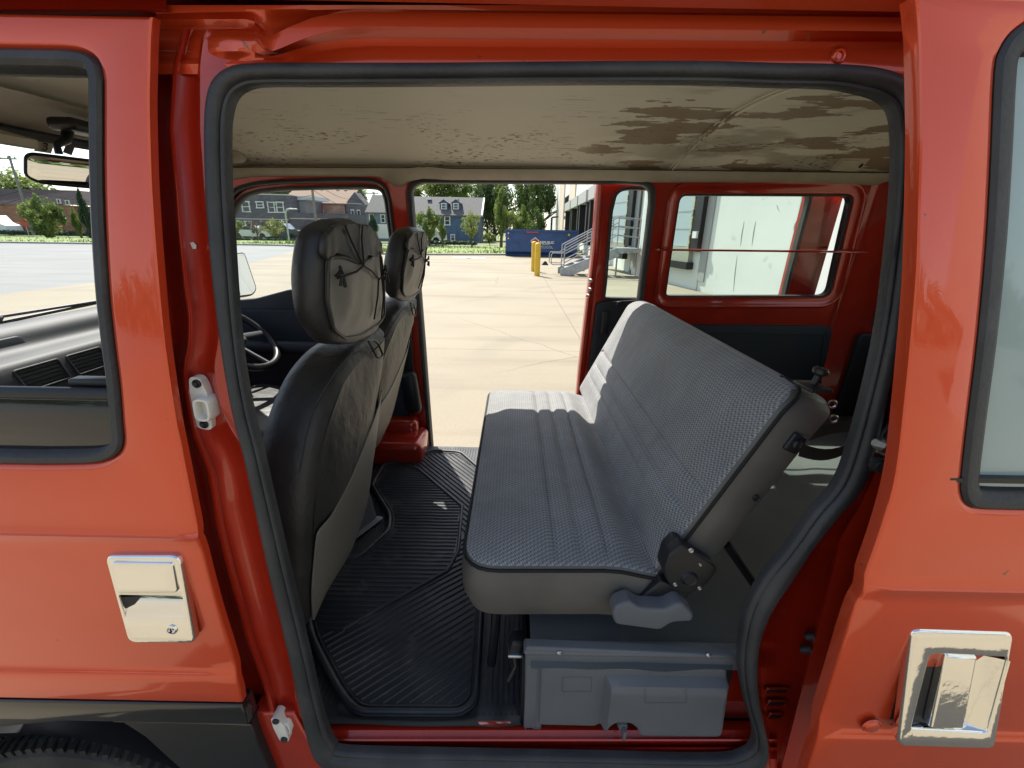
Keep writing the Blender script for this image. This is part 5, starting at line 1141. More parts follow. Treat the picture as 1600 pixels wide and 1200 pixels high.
def tree(key, x, ytop, ycb, ybase, wpx, Y, label, group=None, cat='tree', name='tree'):
    """x, ytop, ycb(crown bottom), ybase and width as seen, Y = metres away"""
    B = atY(x, ybase, Y); zt = atY(x, ytop, Y).z; zc = atY(x, ycb, Y).z; wm = atY(x+wpx/2, ytop, Y).x-atY(x-wpx/2, ytop, Y).x
    o = thing(name, label, cat, (atY(x, ycb, Y).x, Y, GZ), group)
    H = zt-zc
    c = bpy.data.objects.new('crown', CR[key][0]); COL.objects.link(c); c.parent = o; c.location = (0, 0, zc-GZ); c.scale = (wm/1.75, wm/1.75, H/1.08); c.rotation_euler.z = (x*7.3) % 6.28
    t = bpy.data.objects.new('trunk', CR[key][1]); COL.objects.link(t); t.parent = o; t.location = (0, 0, zc-GZ)
    s = (zc-GZ)/.45 if zc > GZ+.3 else 1; t.scale = (H*.9, H*.9, max(s, H*.9)); 
    if s > H: t.scale = (H*.9, H*.9, H*.9); t.location.z = .45*H*.9
    return o
tree('bigl', 20, 262, 352, 364, 150, 68, 'tall spreading tree at the far left seen through the windscreen', name='tree')
tree('big', -40, 250, 350, 364, 150, 62, 'dark leafy tree seen at the left edge of the windscreen')
tree('round', 73, 300, 366, 371, 66, 46, 'bright bushy round tree on the verge before the brown brick building')
tree('cone', 142, 291, 370, 372, 30, 47, 'dark narrow evergreen beside the brown brick building')
tree('round', 126, 320, 366, 372, 18, 49, 'small light green bush tree touching the narrow evergreen')
tree('round', 366, 338, 366, 380, 34, 44, 'light green street tree at the left corner of the grey brick building')
tree('sparse', 429, 339, 366, 379, 40, 43, 'thin yellow green young tree in front of the grey brick building')
tree('purple', 402, 336, 364, 379, 30, 45, 'reddish leaved young tree in front of the grey brick building')
tree('big', 440, 280, 315, 365, 120, 105, 'dark tree mass behind the grey brick building')
tree('bigl', 520, 278, 320, 365, 110, 105, 'tree crown above the tan roof')
tree('big', 556, 284, 335, 365, 40, 92, 'tree hanging past the gable of the brick house')
tree('cone', 584, 333, 369, 376, 26, 50, 'small dark pointed tree before the small slate blue house')
tree('round', 574, 349, 370, 377, 14, 50, 'low yellow green bush left of the small pointed tree')
tree('round', 670, 320, 370, 380, 46, 46, 'bushy yellow green tree at the left of the blue house with dormers')
tree('conel', 691, 334, 372, 381, 20, 44, 'slim young tree just right of the bushy one by the blue house')
tree('sparse', 737, 326, 368, 384, 42, 38, 'thin young street tree before the right end of the blue house')
tree('bigl', 690, 268, 322, 366, 110, 85, 'broad bright tree crown rising behind the blue house roof')
tree('big', 772, 262, 362, 372, 80, 72, 'tall dark tree right behind the blue house')
tree('big', 832, 255, 352, 374, 66, 66, 'tall dark tree left of the white warehouse corner')
tree('conel', 783, 286, 362, 378, 40, 44, 'bright pyramid shaped tree left of the blue dumpster')
tree('round', 812, 318, 368, 378, 46, 47, 'lower bushy tree above the blue dumpster')
tree('round2', 838, 325, 372, 380, 40, 50, 'dark low tree between dumpster and warehouse')
tree('round', 765, 362, 378, 380, 24, 52, 'low shrub on the verge left of the dumpster', cat='shrub', name='shrub')
def hedge(x0, x1, yt, yb, Y, label, n=900):
    A, B = atY(x0, yb, Y), atY(x1, yb, Y); h = atY((x0+x1)/2, yt, Y).z-GZ; mb = MB(); rs = random.Random(int(x0))
    L = B.x-A.x
    for _ in range(n):
        p = Vector((A.x+rs.random()*L, Y+rs.uniform(-.6, .6), GZ+h*(rs.random()**.7)*(.9+.14*math.sin(rs.random()*6)))); a = Vector((rs.gauss(0, 1), rs.gauss(0, 1), rs.gauss(0, 1))).normalized(); b = a.orthogonal().normalized(); s = .14*rs.uniform(.6, 1.3)
        mb.add([p-a*s, p+b*s*.6, p+a*s, p-b*s*.6], [(0, 1, 2, 3)])
    mb.box((A.x+L/2, Y, GZ+h*.42), (L, .9, h*.84)); o = mb.build('hedge', LF3, None, 0, fixn=False); tag(o, label, 'hedge'); return o
hedge(-30, 150, 361, 371, 52, 'long clipped hedge in front of the brown brick building', 1500); hedge(352, 470, 372, 379, 46, 'low dark hedge in front of the parked cars', 1100); hedge(671, 745, 376.5, 380, 47, 'low dark hedge at the foot of the blue house', 700)
# far trees behind the camera, seen only mirrored in the paint
mb = MB(); rs = random.Random(3)
for k in range(60):
    x = -90+3.2*k; h = rs.uniform(3.5, 8)
    for _ in range(60):
        p = Vector((x+rs.gauss(0, 1.6), -46+rs.gauss(0, 1.2), GZ+h*rs.random())); a = Vector((rs.gauss(0, 1), rs.gauss(0, 1), rs.gauss(0, 1))).normalized(); b = a.orthogonal().normalized()
        mb.add([p-a*.9, p+b*.7, p+a*.9, p-b*.7], [(0, 1, 2, 3)])
tl = mb.build('treeline', LF2, None, 0, fixn=False); tl['kind'] = 'stuff'
# ---- houses
def brickm(name, c1, c2, mortar, sc=1.0):
    m = bpy.data.materials.new(name); m.use_nodes = True; t = m.node_tree; b = t.nodes['Principled BSDF']; L = t.links.new
    tc = N_(t, 'ShaderNodeTexCoord'); mp = N_(t, 'ShaderNodeMapping'); mp.inputs['Rotation'].default_value = (R(90), 0, 0); L(tc.outputs['Object'], mp.inputs[0])
    br = N_(t, 'ShaderNodeTexBrick'); br.inputs['Scale'].default_value = sc; br.inputs['Color1'].default_value = (*c1, 1); br.inputs['Color2'].default_value = (*c2, 1); br.inputs['Mortar'].default_value = (*mortar, 1)
    br.inputs['Brick Width'].default_value = .42; br.inputs['Row Height'].default_value = .16; br.inputs['Mortar Size'].default_value = .012; L(mp.outputs[0], br.inputs['Vector'])
    n = N_(t, 'ShaderNodeTexNoise'); n.inputs['Scale'].default_value = .8; n.inputs['Detail'].default_value = 6; L(tc.outputs['Object'], n.inputs['Vector'])
    mx = N_(t, 'ShaderNodeMix', data_type='RGBA', blend_type='MULTIPLY'); mx.inputs[0].default_value = .6; L(br.outputs[0], mx.inputs[6]); L(n.outputs[0], mx.inputs[7])
    mg = N_(t, 'ShaderNodeMix', data_type='RGBA', blend_type='ADD'); mg.inputs[0].default_value = .25; L(mx.outputs[2], mg.inputs[6]); L(br.outputs[0], mg.inputs[7])
    L(mg.outputs[2], b.inputs['Base Color']); b.inputs['Roughness'].default_value = .9; return m
GBR = brickm('grey_brick', (.15, .14, .165), (.10, .095, .115), (.2, .19, .2)); RBR = brickm('tan_brick', (.52, .30, .20), (.36, .20, .14), (.5, .42, .35)); BBR = brickm('brown_brick', (.36, .18, .11), (.28, .13, .08), (.3, .2, .15))
BLUE = mat('blue_siding', (.075, .13, .23), .7, var=((.06, .105, .19), 2, .4, .6)); SLB = mat('slate_blue_siding', (.12, .17, .23), .7); RGREY = mat('grey_shingle', (.125, .125, .125), .9, var=((.09, .09, .09), 6, .4, .7), bump=(12, .5, .03)); RTAN = mat('tan_shingle', (.25, .165, .115), .9, var=((.19, .13, .09), 5, .4, .7)); RDK = mat('brown_shingle', (.13, .095, .09), .9, var=((.09, .07, .065), 5, .4, .7))
WTR = mat('white_trim', (.78, .78, .76), .6); PANE = mat('dark_pane', (.04, .055, .06), .08, coat=.4); STONE = mat('pale_stone', (.55, .53, .5), .8); WHT = mat('white_wall', (.72, .74, .72), .75, var=((.62, .65, .63), .8, .4, .75), bump=(3, .1, .02)); GREYW = mat('grey_wall', (.36, .36, .35), .8)
def fbox(mb, x0, x1, y0, y1, Y, dep, m=0, proud=0):           # front-facing box measured on its front
    a, b = atY(x0, y0, Y), atY(x1, y0, Y); zt = a.z; zb = atY(x0, y1, Y).z; a2, b2 = atY(x0, (y0+y1)/2, Y), atY(x1, (y0+y1)/2, Y)
    mb.box(((a2.x+b2.x)/2, Y+dep/2-proud, (zt+zb)/2), (b2.x-a2.x, dep, zt-zb), None, m)
def win(par, x0, x1, y0, y1, Y, fm=None, rows=2):
    fm = fm or WTR; a2, b2 = atY(x0, (y0+y1)/2, Y), atY(x1, (y0+y1)/2, Y); zt, zb = atY(x0, y0, Y).z, atY(x0, y1, Y).z; cx = (a2.x+b2.x)/2; w_ = b2.x-a2.x; h = zt-zb; f = w_*.13
    mb = MB()
    mb.box((cx-w_/2+f/2, Y-.04, (zt+zb)/2), (f, .12, h-2*f)); mb.box((cx+w_/2-f/2, Y-.04, (zt+zb)/2), (f, .12, h-2*f)); mb.box((cx, Y-.05, zt-f/2), (w_*1.12, .15, f)); mb.box((cx, Y-.05, zb+f/2), (w_*1.12, .16, f))
    if rows == 2: mb.box((cx, Y-.025, (zt+zb)/2), (w_-2*f, .07, f*.6))
    o = mb.build('window', fm, par, 0); mb = MB(); mb.box((cx, Y-.005, (zt+zb)/2), (w_-2*f, .03, h-2*f)); mb.build('pane', PANE, o, 0); return o
def root(name, label, cat, x, Y): p = atY(x, 375, Y); return thing(name, label, cat, (p.x, Y, GZ), root=True)
def wallbox(par, x0, x1, yt, Y, dep, m, name='wall', xm=None):
    a, b = atY(x0, 350, Y), atY(x1, 350, Y); z = atY((x0+x1)/2, yt, Y).z; mb = MB(); mb.box(((a.x+b.x)/2, Y+dep/2, (z+GZ-.2)/2), (b.x-a.x, dep, z-GZ+.2)); return mb.build(name, m, par, 0), (a.x, b.x, z)
# grey brick building
Y = 62; g = root('brick_building', 'long grey brick building with pale window trim and a stone band', 'building', 400, Y)
wallbox(g, 300, 450, 302, Y, 12, GBR); _, (xa, xb, zz2) = wallbox(g, 451, 545, 333, Y+.5, 10, GBR, 'side_wing')
mb = MB(); fbox(mb, 300, 450.5, 300.5, 302.5, Y-.1, .5); fbox(mb, 300, 450, 339.5, 341, Y-.06, .1); o = mb.build('stone_band', STONE, g, 0)
mb = MB(); fbox(mb, 451.5, 545, 340.5, 342, Y+.42, .1); mb.build('stone_band', STONE, g, 0)
for q in ((378, 391, 314, 331.5), (400.5, 412.5, 314.5, 325.5), (418.5, 430, 315, 332.5), (432, 444, 315, 332.5), (383, 395, 345, 355.5)): win(g, *q, Y)
mb = MB(); fbox(mb, 451, 478, 312, 333, Y+4, 3); mb.build('roof_room', GREYW, g, 0); mb = MB(); fbox(mb, 448, 492, 306, 312, Y+3.6, 5); mb.build('roof_slab', WHT, g, 0)
# tan roofed house
Y = 74; g = root('brick_house', 'tan roofed brick house with a dark gable behind the grey building', 'house', 500, Y)
wallbox(g, 440, 541, 318, Y, 9, RBR)
def P3(x, y, Y): return atY(x, y, Y)
def gable_roof(par, x0, x1, ye, yr, Y, dep, m, gm=None, over=.25):
    a = P3(x0, ye, Y).x-over; b = P3(x1, ye, Y).x+over; ze = P3((x0+x1)/2, ye, Y).z; yrf = Y+dep/2; zr = P3((x0+x1)/2, yr, yrf).z; mb = MB(); T = .18
    for s in (0, 1):
        ya = Y-over if s == 0 else Y+dep+over; zea = ze-over*(zr-ze)/(dep/2)
        mb.add([(a, ya, zea), (b, ya, zea), (b, yrf, zr), (a, yrf, zr), (a, ya, zea+T), (b, ya, zea+T), (b, yrf, zr+T), (a, yrf, zr+T)], [(0, 1, 2, 3), (4, 5, 6, 7), (0, 1, 5, 4), (1, 2, 6, 5), (3, 0, 4, 7)])
    o = mb.build('roof', m, par, 0)
    for q in ((a+over+.01), (b-over-.01)):
        mb = MB(); mb.add([(q, Y, ze-.1), (q, Y+dep, ze-.1), (q, yrf, zr), (q-.05, Y, ze-.1), (q-.05, Y+dep, ze-.1), (q-.05, yrf, zr)], [(0, 1, 2), (3, 4, 5), (0, 2, 5, 3), (1, 2, 5, 4)]); mb.build('gable', gm or m, par, 0)
    return o, (a, b, ze, zr, yrf)
gable_roof(g, 440, 541, 318, 297.5, Y, 11, RTAN, GBR)
mb = MB(); xg = P3(541, 330, Y).x; dk = lambda a, b, d: (xg+a*.72, Y+a*.7+d, b)
zg0 = P3(541, 318, Y).z; P = [(0, GZ), (3.2, GZ), (3.2, zg0), (1.6, P3(546, 299, Y).z), (0, zg0)]
mb.add([dk(a, b, 0) for a, b in P]+[dk(a, b, 3) for a, b in P], [(0, 1, 2, 3, 4), (9, 8, 7, 6, 5), (0, 4, 9, 5), (1, 2, 7, 6), (2, 3, 8, 7), (3, 4, 9, 8)]); mb.build('gable_wall', GBR, g, 0)
mb = MB(); mb.box(dk(1.6, zg0+.05, -.06), (2.2, .05, .12), Matrix.Rotation(R(44), 4, 'Z')); mb.build('stone_band', STONE, g, 0)
for aa in (1.0, 2.0):
    c = dk(aa, P3(545, 336, Y).z, -.05); mb = MB(); mb.box(c, (.55, .08, 1.7), Matrix.Rotation(R(44), 4, 'Z')); o = mb.build('window', WTR, g, 0); mb = MB(); mb.box(Vector(c)+Vector((.03, -.035, 0)), (.36, .05, 1.4), Matrix.Rotation(R(44), 4, 'Z')); mb.build('pane', PANE, o, 0)
mb = MB(); fbox(mb, 498, 505, 326.5, 333.5, Y-.1, .3); mb.build('utility_box', WTR, g, 0)
for q in (476, 503, 528, 540):
    mb = MB(); p = P3(q, 298, Y+5.5); mb.lathe([(0, .5), (.25, .45), (.3, .1), (.12, 0), (.12, -.3)], 10, Matrix.Translation(p)); mb.build('roof_vent', WTR, g, 40)
# small slate blue house
Y = 60; g = root('blue_house', 'small slate blue house with a steep grey roof beside the far pillar', 'house', 595, Y)
wallbox(g, 574, 622, 332.5, Y, 7, SLB); gable_roof(g, 574, 622, 332.5, 307, Y, 7, RGREY, SLB)
win(g, 595, 602, 335, 348, Y); win(g, 577, 584, 334, 347, Y); win(g, 596, 603, 360, 366, Y)
# blue house with dormers
Y = 60; g = root('blue_house', 'blue house with two roof dormers and white framed windows', 'house', 700, Y)
wallbox(g, 640, 748, 336.5, Y, 8.5, BLUE); gable_roof(g, 640, 749, 336.5, 310, Y, 8.5, RGREY, BLUE)
for xc in (693.5, 712.5):
    yd = Y+1.1; a, b = P3(xc-6.5, 320, yd), P3(xc+6.5, 320, yd); zt = P3(xc, 317, yd).z; zb = P3(xc, 331, yd).z; pk = P3(xc, 312.5, yd).z
    mb = MB(); mb.add([(a.x, yd, zb), (b.x, yd, zb), (b.x, yd, zt), ((a.x+b.x)/2, yd, pk), (a.x, yd, zt), (a.x, yd+3, zb), (b.x, yd+3, zb), (b.x, yd+3, zt), ((a.x+b.x)/2, yd+3, pk), (a.x, yd+3, zt)], [(0, 1, 2, 3, 4), (0, 4, 9, 5), (1, 6, 7, 2)]); d = mb.build('dormer', BLUE, g, 0)
    mb = MB(); e = .14; mb.add([(a.x-e, yd-e, zt-.05), ((a.x+b.x)/2, yd-e, pk+.08), (b.x+e, yd-e, zt-.05), (a.x-e, yd+3, zt-.05), ((a.x+b.x)/2, yd+3, pk+.08), (b.x+e, yd+3, zt-.05)], [(0, 1, 4, 3), (1, 2, 5, 4)]); mb.build('dormer_roof', RGREY, d, 0)
    win(g, xc-4, xc+4, 317.5, 327, yd-.03)
for q in ((694.5, 703.5, 337.5, 352), (726, 732, 340, 352.5), (704, 711, 366, 376), (676, 686, 366, 374)): win(g, *q, Y)
mb = MB(); a = P3(749.5, 336, Y).x; mb.tube([(a+.3, Y-.3, P3(749, 337, Y).z), (a+.3, Y+4.2, P3(749, 311, Y+4.2).z+.1)], .13, 4); mb.build('roof_trim', WTR, g, 0)
mb = MB(); fbox(mb, 667, 673, 308, 312, Y+3, .6); mb.build('chimney', WTR, g, 0); mb = MB(); fbox(mb, 711, 716, 309, 312, Y+3.4, .6); mb.build('chimney', WTR, g, 0)
# brown brick building on the left
Y = 58; g = root('brick_building', 'brown brick building with a dark slanted roof seen through the windscreen', 'building', 90, Y)
wallbox(g, -40, 123, 320, Y, 9, BBR)
a, b = P3(-40, 320, Y), P3(123, 320, Y); z1 = P3(100, 297, Y+1.2).z; mb = MB(); mb.add([(a.x, Y-.2, a.z), (b.x+.2, Y-.2, P3(110, 320, Y).z), (b.x-.9, Y+1.2, z1), (a.x, Y+1.2, z1), (a.x, Y+8, z1), (b.x-.9, Y+8, z1), (b.x+.2, Y+9, a.z)], [(0, 1, 2, 3), (3, 2, 5, 4), (1, 6, 5, 2)]); mb.build('roof', RDK, g, 0)
for q in ((90, 95, 311, 318), (103, 109, 313, 320)): win(g, *q, Y-.1, None, 1)
mb = MB(); fbox(mb, 8, 50, 347, 364, 54, .3); o = mb.build('brick_wall', BBR, None, 0); tag(o, 'low brown brick wall beside the parked white van on the left', 'wall')
# ---- warehouse : one long white wall with a slight bend, docks, windows
W0 = Vector((4.52, 16.9)); WD = Vector((-.17, .985)).normalized(); WD2 = Vector((.023, 1)).normalized()
def onW(x, y, second=False, out=0):
    D = WD2 if second else WD; n = Vector((-D.y, D.x)); r = ray(x, y); t = (W0.dot(n)+out)/(r.x*n.x+r.y*n.y); p = r*t; s = (Vector((p.x, p.y))-W0).dot(D); return s, p.z+ZC
def wmap(second=False): 
    D = WD2 if second else WD; n = Vector((-D.y, D.x))
    return lambda s, z, d: (W0.x+D.x*s+n.x*d, W0.y+D.y*s+n.y*d, z)        # d = metres out from the wall
wh = thing('warehouse', 'white panelled warehouse with loading docks to the right of the lot', 'warehouse', (W0.x+10, W0.y, GZ), root=True)
WPAN = mat('warehouse_panel', (.74, .76, .72), .7, var=((.66, .69, .65), .5, .4, .75), var2=((.45, .42, .34), 2.6, .66, .78), bump=(5, .1, .01))
BEIG = mat('beige_panel', (.62, .53, .42), .8); BGR = mat('blue_grey_door', (.42, .50, .53), .6)
HW = 12
A_ = wmap(); Bm = wmap(True)
mb = MB(); e1 = A_(-24, 0, 0); e2 = Bm(74, 0, 0)
for (p, q) in ((e1, (W0.x, W0.y)), ((W0.x, W0.y), e2)):
    mb.add([(p[0], p[1], GZ-.1), (q[0], q[1], GZ-.1), (q[0], q[1], HW), (p[0], p[1], HW)], [(0, 1, 2, 3)])
mb.add([(e2[0], e2[1], GZ), (45, e2[1], GZ), (45, e2[1], HW), (e2[0], e2[1], HW)], [(0, 1, 2, 3)]); mb.add([(e1[0], e1[1], GZ), (45, e1[1], GZ), (45, e1[1], HW), (e1[0], e1[1], HW)], [(0, 1, 2, 3)])
mb.add([(e1[0], e1[1], HW), (W0.x, W0.y, HW), (e2[0], e2[1], HW), (45, e2[1], HW), (45, e1[1], HW)], [(0, 1, 2, 3, 4)])
mb.build('wall', WPAN, wh, 0)
def wbox(mb, f, s0, s1, z0, z1, d0, d1, m=0):
    vs = [f(s, z, d) for d in (d0, d1) for s, z in ((s0, z0), (s1, z0), (s1, z1), (s0, z1))]
    mb.add(vs, [(0, 1, 2, 3), (7, 6, 5, 4), (0, 1, 5, 4), (1, 2, 6, 5), (2, 3, 7, 6), (3, 0, 4, 7)], m)
SEAM = mat('joint_sealant', (.36, .36, .34), .8)
for (x, y) in ((1238, 384), (1090, 440)):
    s, _ = onW(x, y); mb = MB(); wbox(mb, A_, s-.02, s+.02, GZ, HW, 0, .006); mb.build('panel_joint', SEAM, wh, 0)
for k in range(3):
    s, _ = onW(1238, 384); mb = MB(); s -= 3.2*(k+1); wbox(mb, A_, s-.02, s+.02, GZ, HW, 0, .006); mb.build('panel_joint', SEAM, wh, 0)
for (x0, y0, x1, y1) in ((1163, 346, 1157, 385), (1181, 346, 1175, 384), (1152, 400, 1146, 456), (1214, 320, 1218, 330), (1245, 345, 1240, 360)):
    a, b = onW(x0, y0), onW(x1, y1); mb = MB(); mb.tube([A_(a[0], a[1], .004), A_((a[0]+b[0])/2+.01, (a[1]+b[1])/2, .004), A_(b[0], b[1], .004)], [.004, .012, .003], 4, flat=.2); mb.build('wall_scrape', SEAM, wh, 0)
YEL2 = mat('worn_yellow_strip', (.55, .50, .22), .7, var=((.3, .3, .26), 7, .45, .6))
def dock(s0, s1, z0, z1, f, label=None):
    PD = .16
    dk_ = MB(); wbox(dk_, f, s0, s1, z0, z1, .01, .05); d = dk_.build('dock_door', BGR, wh, 0)
    mb = MB(); w_ = s1-s0
    for k in range(1, 6): wbox(mb, f, s0, s1, z0+(z1-z0)*k/6-.015, z0+(z1-z0)*k/6+.015, .05, .056)
    mb.build('door_ribs', SEAM, d, 0)
    for a in (s0-.42, s1):
        mb = MB(); wbox(mb, f, a, a+.42, z0-.12, z1+.3, .01, PD); mb.build('dock_pad', BLK, d, 0)
    mb = MB(); wbox(mb, f, s0-.5, s1+.5, z1+.3, z1+.8, .01, PD+.03); mb.build('dock_canopy', GREYW, d, 0)
    mb = MB(); n = 14
    for k in range(n):
        z = z0-.08+(z1-z0+.2)*k/n; wbox(mb, f, s0+.001, s0+.05, z, z+(z1-z0)/n*.93, .05, PD+.02+.012*math.sin(k*2.1))
    mb.build('pad_strip', YEL2, d, 0)
    mb = MB(); wbox(mb, f, s0, s1, z0-.42, z0-.02, .01, .14); lv_ = mb.build('dock_leveller', mat('leveller_steel', (.38, .38, .30), .7), d, 0)
    mb = MB(); wbox(mb, f, s0-.1, s1+.1, z0-.62, z0-.42, .01, .22); mb.build('dock_bumper', BLK, d, 0)
    mb = MB(); wbox(mb, f, s0-.75, s0-.42, z0-.9, z1+.3, .008, .03); mb.build('pad_backing', GREYW, d, 0)
sA, zA = onW(1086, 386); sB, _ = onW(1040, 386)
dock(sA+.05, sB+.9, zA, zA+2.9, A_)
mb = MB(); q = onW(1096, 367); wbox(mb, A_, q[0]-.10, q[0]+.10, q[1]-.09, q[1]+.09, .16, .22); mb.build('dock_lamp', WTR, wh, 0)
s2_, _ = onW(990, 386); dock(s2_+.55, s2_+2.9, zA, zA+2.9, A_)
# second face : pilasters, tall window, docks far down
for (x0, x1) in ((874.5, 881.5), (889.5, 898.5)):
    a, _ = onW(x0, 330, True); b, _ = onW(x1, 330, True); mb = MB(); wbox(mb, Bm, b, a, GZ, HW, .0, .10); mb.build('beige_pilaster', BEIG, wh, 0)
a, _ = onW(881.7, 330, True); b, _ = onW(889.3, 330, True); zt_ = onW(886, 307, True)[1]; zb_ = onW(886, 356, True)[1]
mb = MB(); wbox(mb, Bm, b+.5, a-.5, zb_, zt_, .0, .04); tw = mb.build('tall_window', PANE, wh, 0)
mb = MB(); wbox(mb, Bm, b+.3, b+(a-b)*.55, zb_, zt_-2, .04, .09); mb.build('window_panel', WTR, tw, 0)
for (x0, x1) in ((893.5, 903), (904.5, 916), (918, 932), (936, 958)):
    a, _ = onW(x0, 340, True); b, _ = onW(x1, 340, True); w_ = a-b
    mb = MB(); wbox(mb, Bm, b+.1, a-.1, .9, 3.0, .02, .06); d = mb.build('dock_door', BEIG, wh, 0)
    for q in (b, a-.5):
        mb = MB(); wbox(mb, Bm, q, q+.5, .7, 3.1, .02, .6); mb.build('dock_pad', CORD, d, 0)
    mb = MB(); wbox(mb, Bm, b, a, 3.1, 3.75, .02, .7); mb.build('dock_canopy', GREYW, d, 0)
for x in (911, 918):
    s, _ = onW(x, 300, True); mb = MB(); wbox(mb, Bm, s-.04, s+.04, GZ, HW, 0, .01); mb.build('panel_joint', SEAM, wh, 0)
s, z = onW(875, 340, True); mb = MB(); mb.tube([Bm(s, 0, 1.0), Bm(s, z, 1.0)], .12, 8); mb.tube([Bm(s, z, 1.0), Bm(s, z+.1, .2)], .1, 6); mb.build('wall_lamp', BLK, wh)
# ---- dumpster
DY_ = 28.4; DBL = mat('dumpster_blue', (.028, .085, .24), .45, coat=.2, var=((.02, .06, .17), 3, .4, .7), var2=((.12, .17, .27), 8, .66, .75))
a, b = atZ(790, 400, GZ), atZ(905, 402.5, GZ); X0, X1 = atY(790, 380, DY_).x, atY(902, 380, DY_).x; ZT = atY(840, 361, DY_).z
dp = thing('dumpster', 'long blue steel roll off dumpster with a white and red company emblem', 'dumpster', ((X0+X1)/2, DY_+1.2, GZ), root=True)
mb = MB(); zb_ = GZ+.02; zm = GZ+.28
for yy, s in ((DY_, 1), (DY_+2.3, -1)):
    mb.box(((X0+X1)/2, yy, (ZT+zm)/2), (X1-X0, .06, ZT-zm))
mb.add([(X0, DY_-.03, zm), (X1, DY_-.03, zm), (X1, DY_+.25, zb_), (X0, DY_+.25, zb_)], [(0, 1, 2, 3)]); mb.add([(X0, DY_+2.33, zm), (X1, DY_+2.33, zm), (X1, DY_+2.1, zb_), (X0, DY_+2.1, zb_)], [(0, 1, 2, 3)])
mb.box((X0+.03, DY_+1.15, (ZT+zb_)/2), (.06, 2.3, ZT-zb_)); mb.box((X1-.03, DY_+1.15, (ZT+zb_)/2), (.06, 2.3, ZT-zb_)); mb.box(((X0+X1)/2, DY_+1.15, zb_+.05), (X1-X0-.1, 2.0, .06))
mb.build('container', DBL, dp, 0)
mb = MB(); mb.box(((X0+X1)/2, DY_-.06, ZT+.02), (X1-X0+.1, .14, .12)); mb.build('top_rail', DBL, dp, 0); mb = MB(); mb.box(((X0+X1)/2, DY_-.05, (ZT+zm)/2-.08), (X1-X0, .04, .06)); mb.build('side_rib', DBL, dp, 0)
for x in (X0+.09, X1-.09): 
    mb = MB(); mb.box((x, DY_-.05, (ZT+zm)/2), (.14, .07, ZT-zm)); mb.build('corner_post', DBL, dp, 0)
RDT = mat('red_decal', (.55, .06, .05), .5)
for x in (X0+.16,):
    for k in range(3): mb = MB(); mb.box((x, DY_-.09, ZT-.15-k*.15), (.07, .01, .07)); mb.build('reflector', RDT if k % 2 else WTR, dp, 0)
mb = MB(); e = atY(832, 363, DY_-.14); mb.box(e, (.72, .01, .06)); mb.build('reflector', RDT, dp, 0); e = atY(889, 367, DY_-.1); mb = MB(); mb.box(e, (.12, .01, .12)); mb.build('sticker', YEL, dp, 0)
c = atY(836, 378.5, DY_-.09); mb = MB()
for k in range(5):
    a = math.pi/2+2*math.pi*k/5; o = Vector((math.cos(a), 0, math.sin(a)))
    if k in (2, 3): continue
    mb.lathe([(0, .002), (.12, .002), (.12, 0)], 14, Matrix.Translation(c+o*.15) @ Matrix.Rotation(R(90), 4, 'X'), 0); mb.lathe([(0, .004), (.075, .004), (.075, .002)], 12, Matrix.Translation(c+o*.15) @ Matrix.Rotation(R(90), 4, 'X'), 1)
mb.lathe([(0, .006), (.09, .006), (.09, 0)], 5, Matrix.Translation(c) @ Matrix.Rotation(R(90), 4, 'X'), 1)
mb.build('company_emblem', [WTR, RDT], dp, 0)
def text(s, loc, size, m, par, rot=(90, 0, 0), name='lettering', bold=0):
    cu = bpy.data.curves.new('t', 'FONT'); cu.body = s; cu.size = size; cu.offset = bold; cu.extrude = .002; o = bpy.data.objects.new('t', cu); COL.objects.link(o)
    dg = bpy.context.evaluated_depsgraph_get(); me = bpy.data.meshes.new_from_object(o.evaluated_get(dg)); bpy.data.objects.remove(o); me.materials.clear(); me.materials.append(m)
    q = bpy.data.objects.new(name, me); COL.objects.link(q); q.location = Vector(loc)-(par.location if par.get('root') else Vector()); q.rotation_euler = [R(a) for a in rot]; q.parent = par; return q
text('REPUBLIC', atY(843.5, 380.5, DY_-.09), .20, WTR, dp, bold=.006); text('SERVICES', atY(847, 383, DY_-.09), .11, WTR, dp); text('773-254-3100', atY(845, 386.5, DY_-.09), .12, WTR, dp)
mb = MB(); e = atY(854, 387.7, DY_-.09); mb.box(e, (.8, .01, .015)); mb.build('underline', WTR, dp, 0)
# ---- bollards
for k, (x, y, lab) in enumerate(((839, 431, 'nearer yellow steel bollard standing in front of the blue dumpster'), (833.5, 424, 'farther yellow bollard partly hidden behind the nearer one'))):
    p = atZ(x, y, GZ); mb = MB(); mb.lathe([(0, 1.13), (.05, 1.125), (.085, 1.10), (.1, 1.06), (.1, 0)], 20, None); o = mb.build('bollard', YEL, None, 50, loc=p); tag(o, lab, 'bollard', 'yellow bollards')
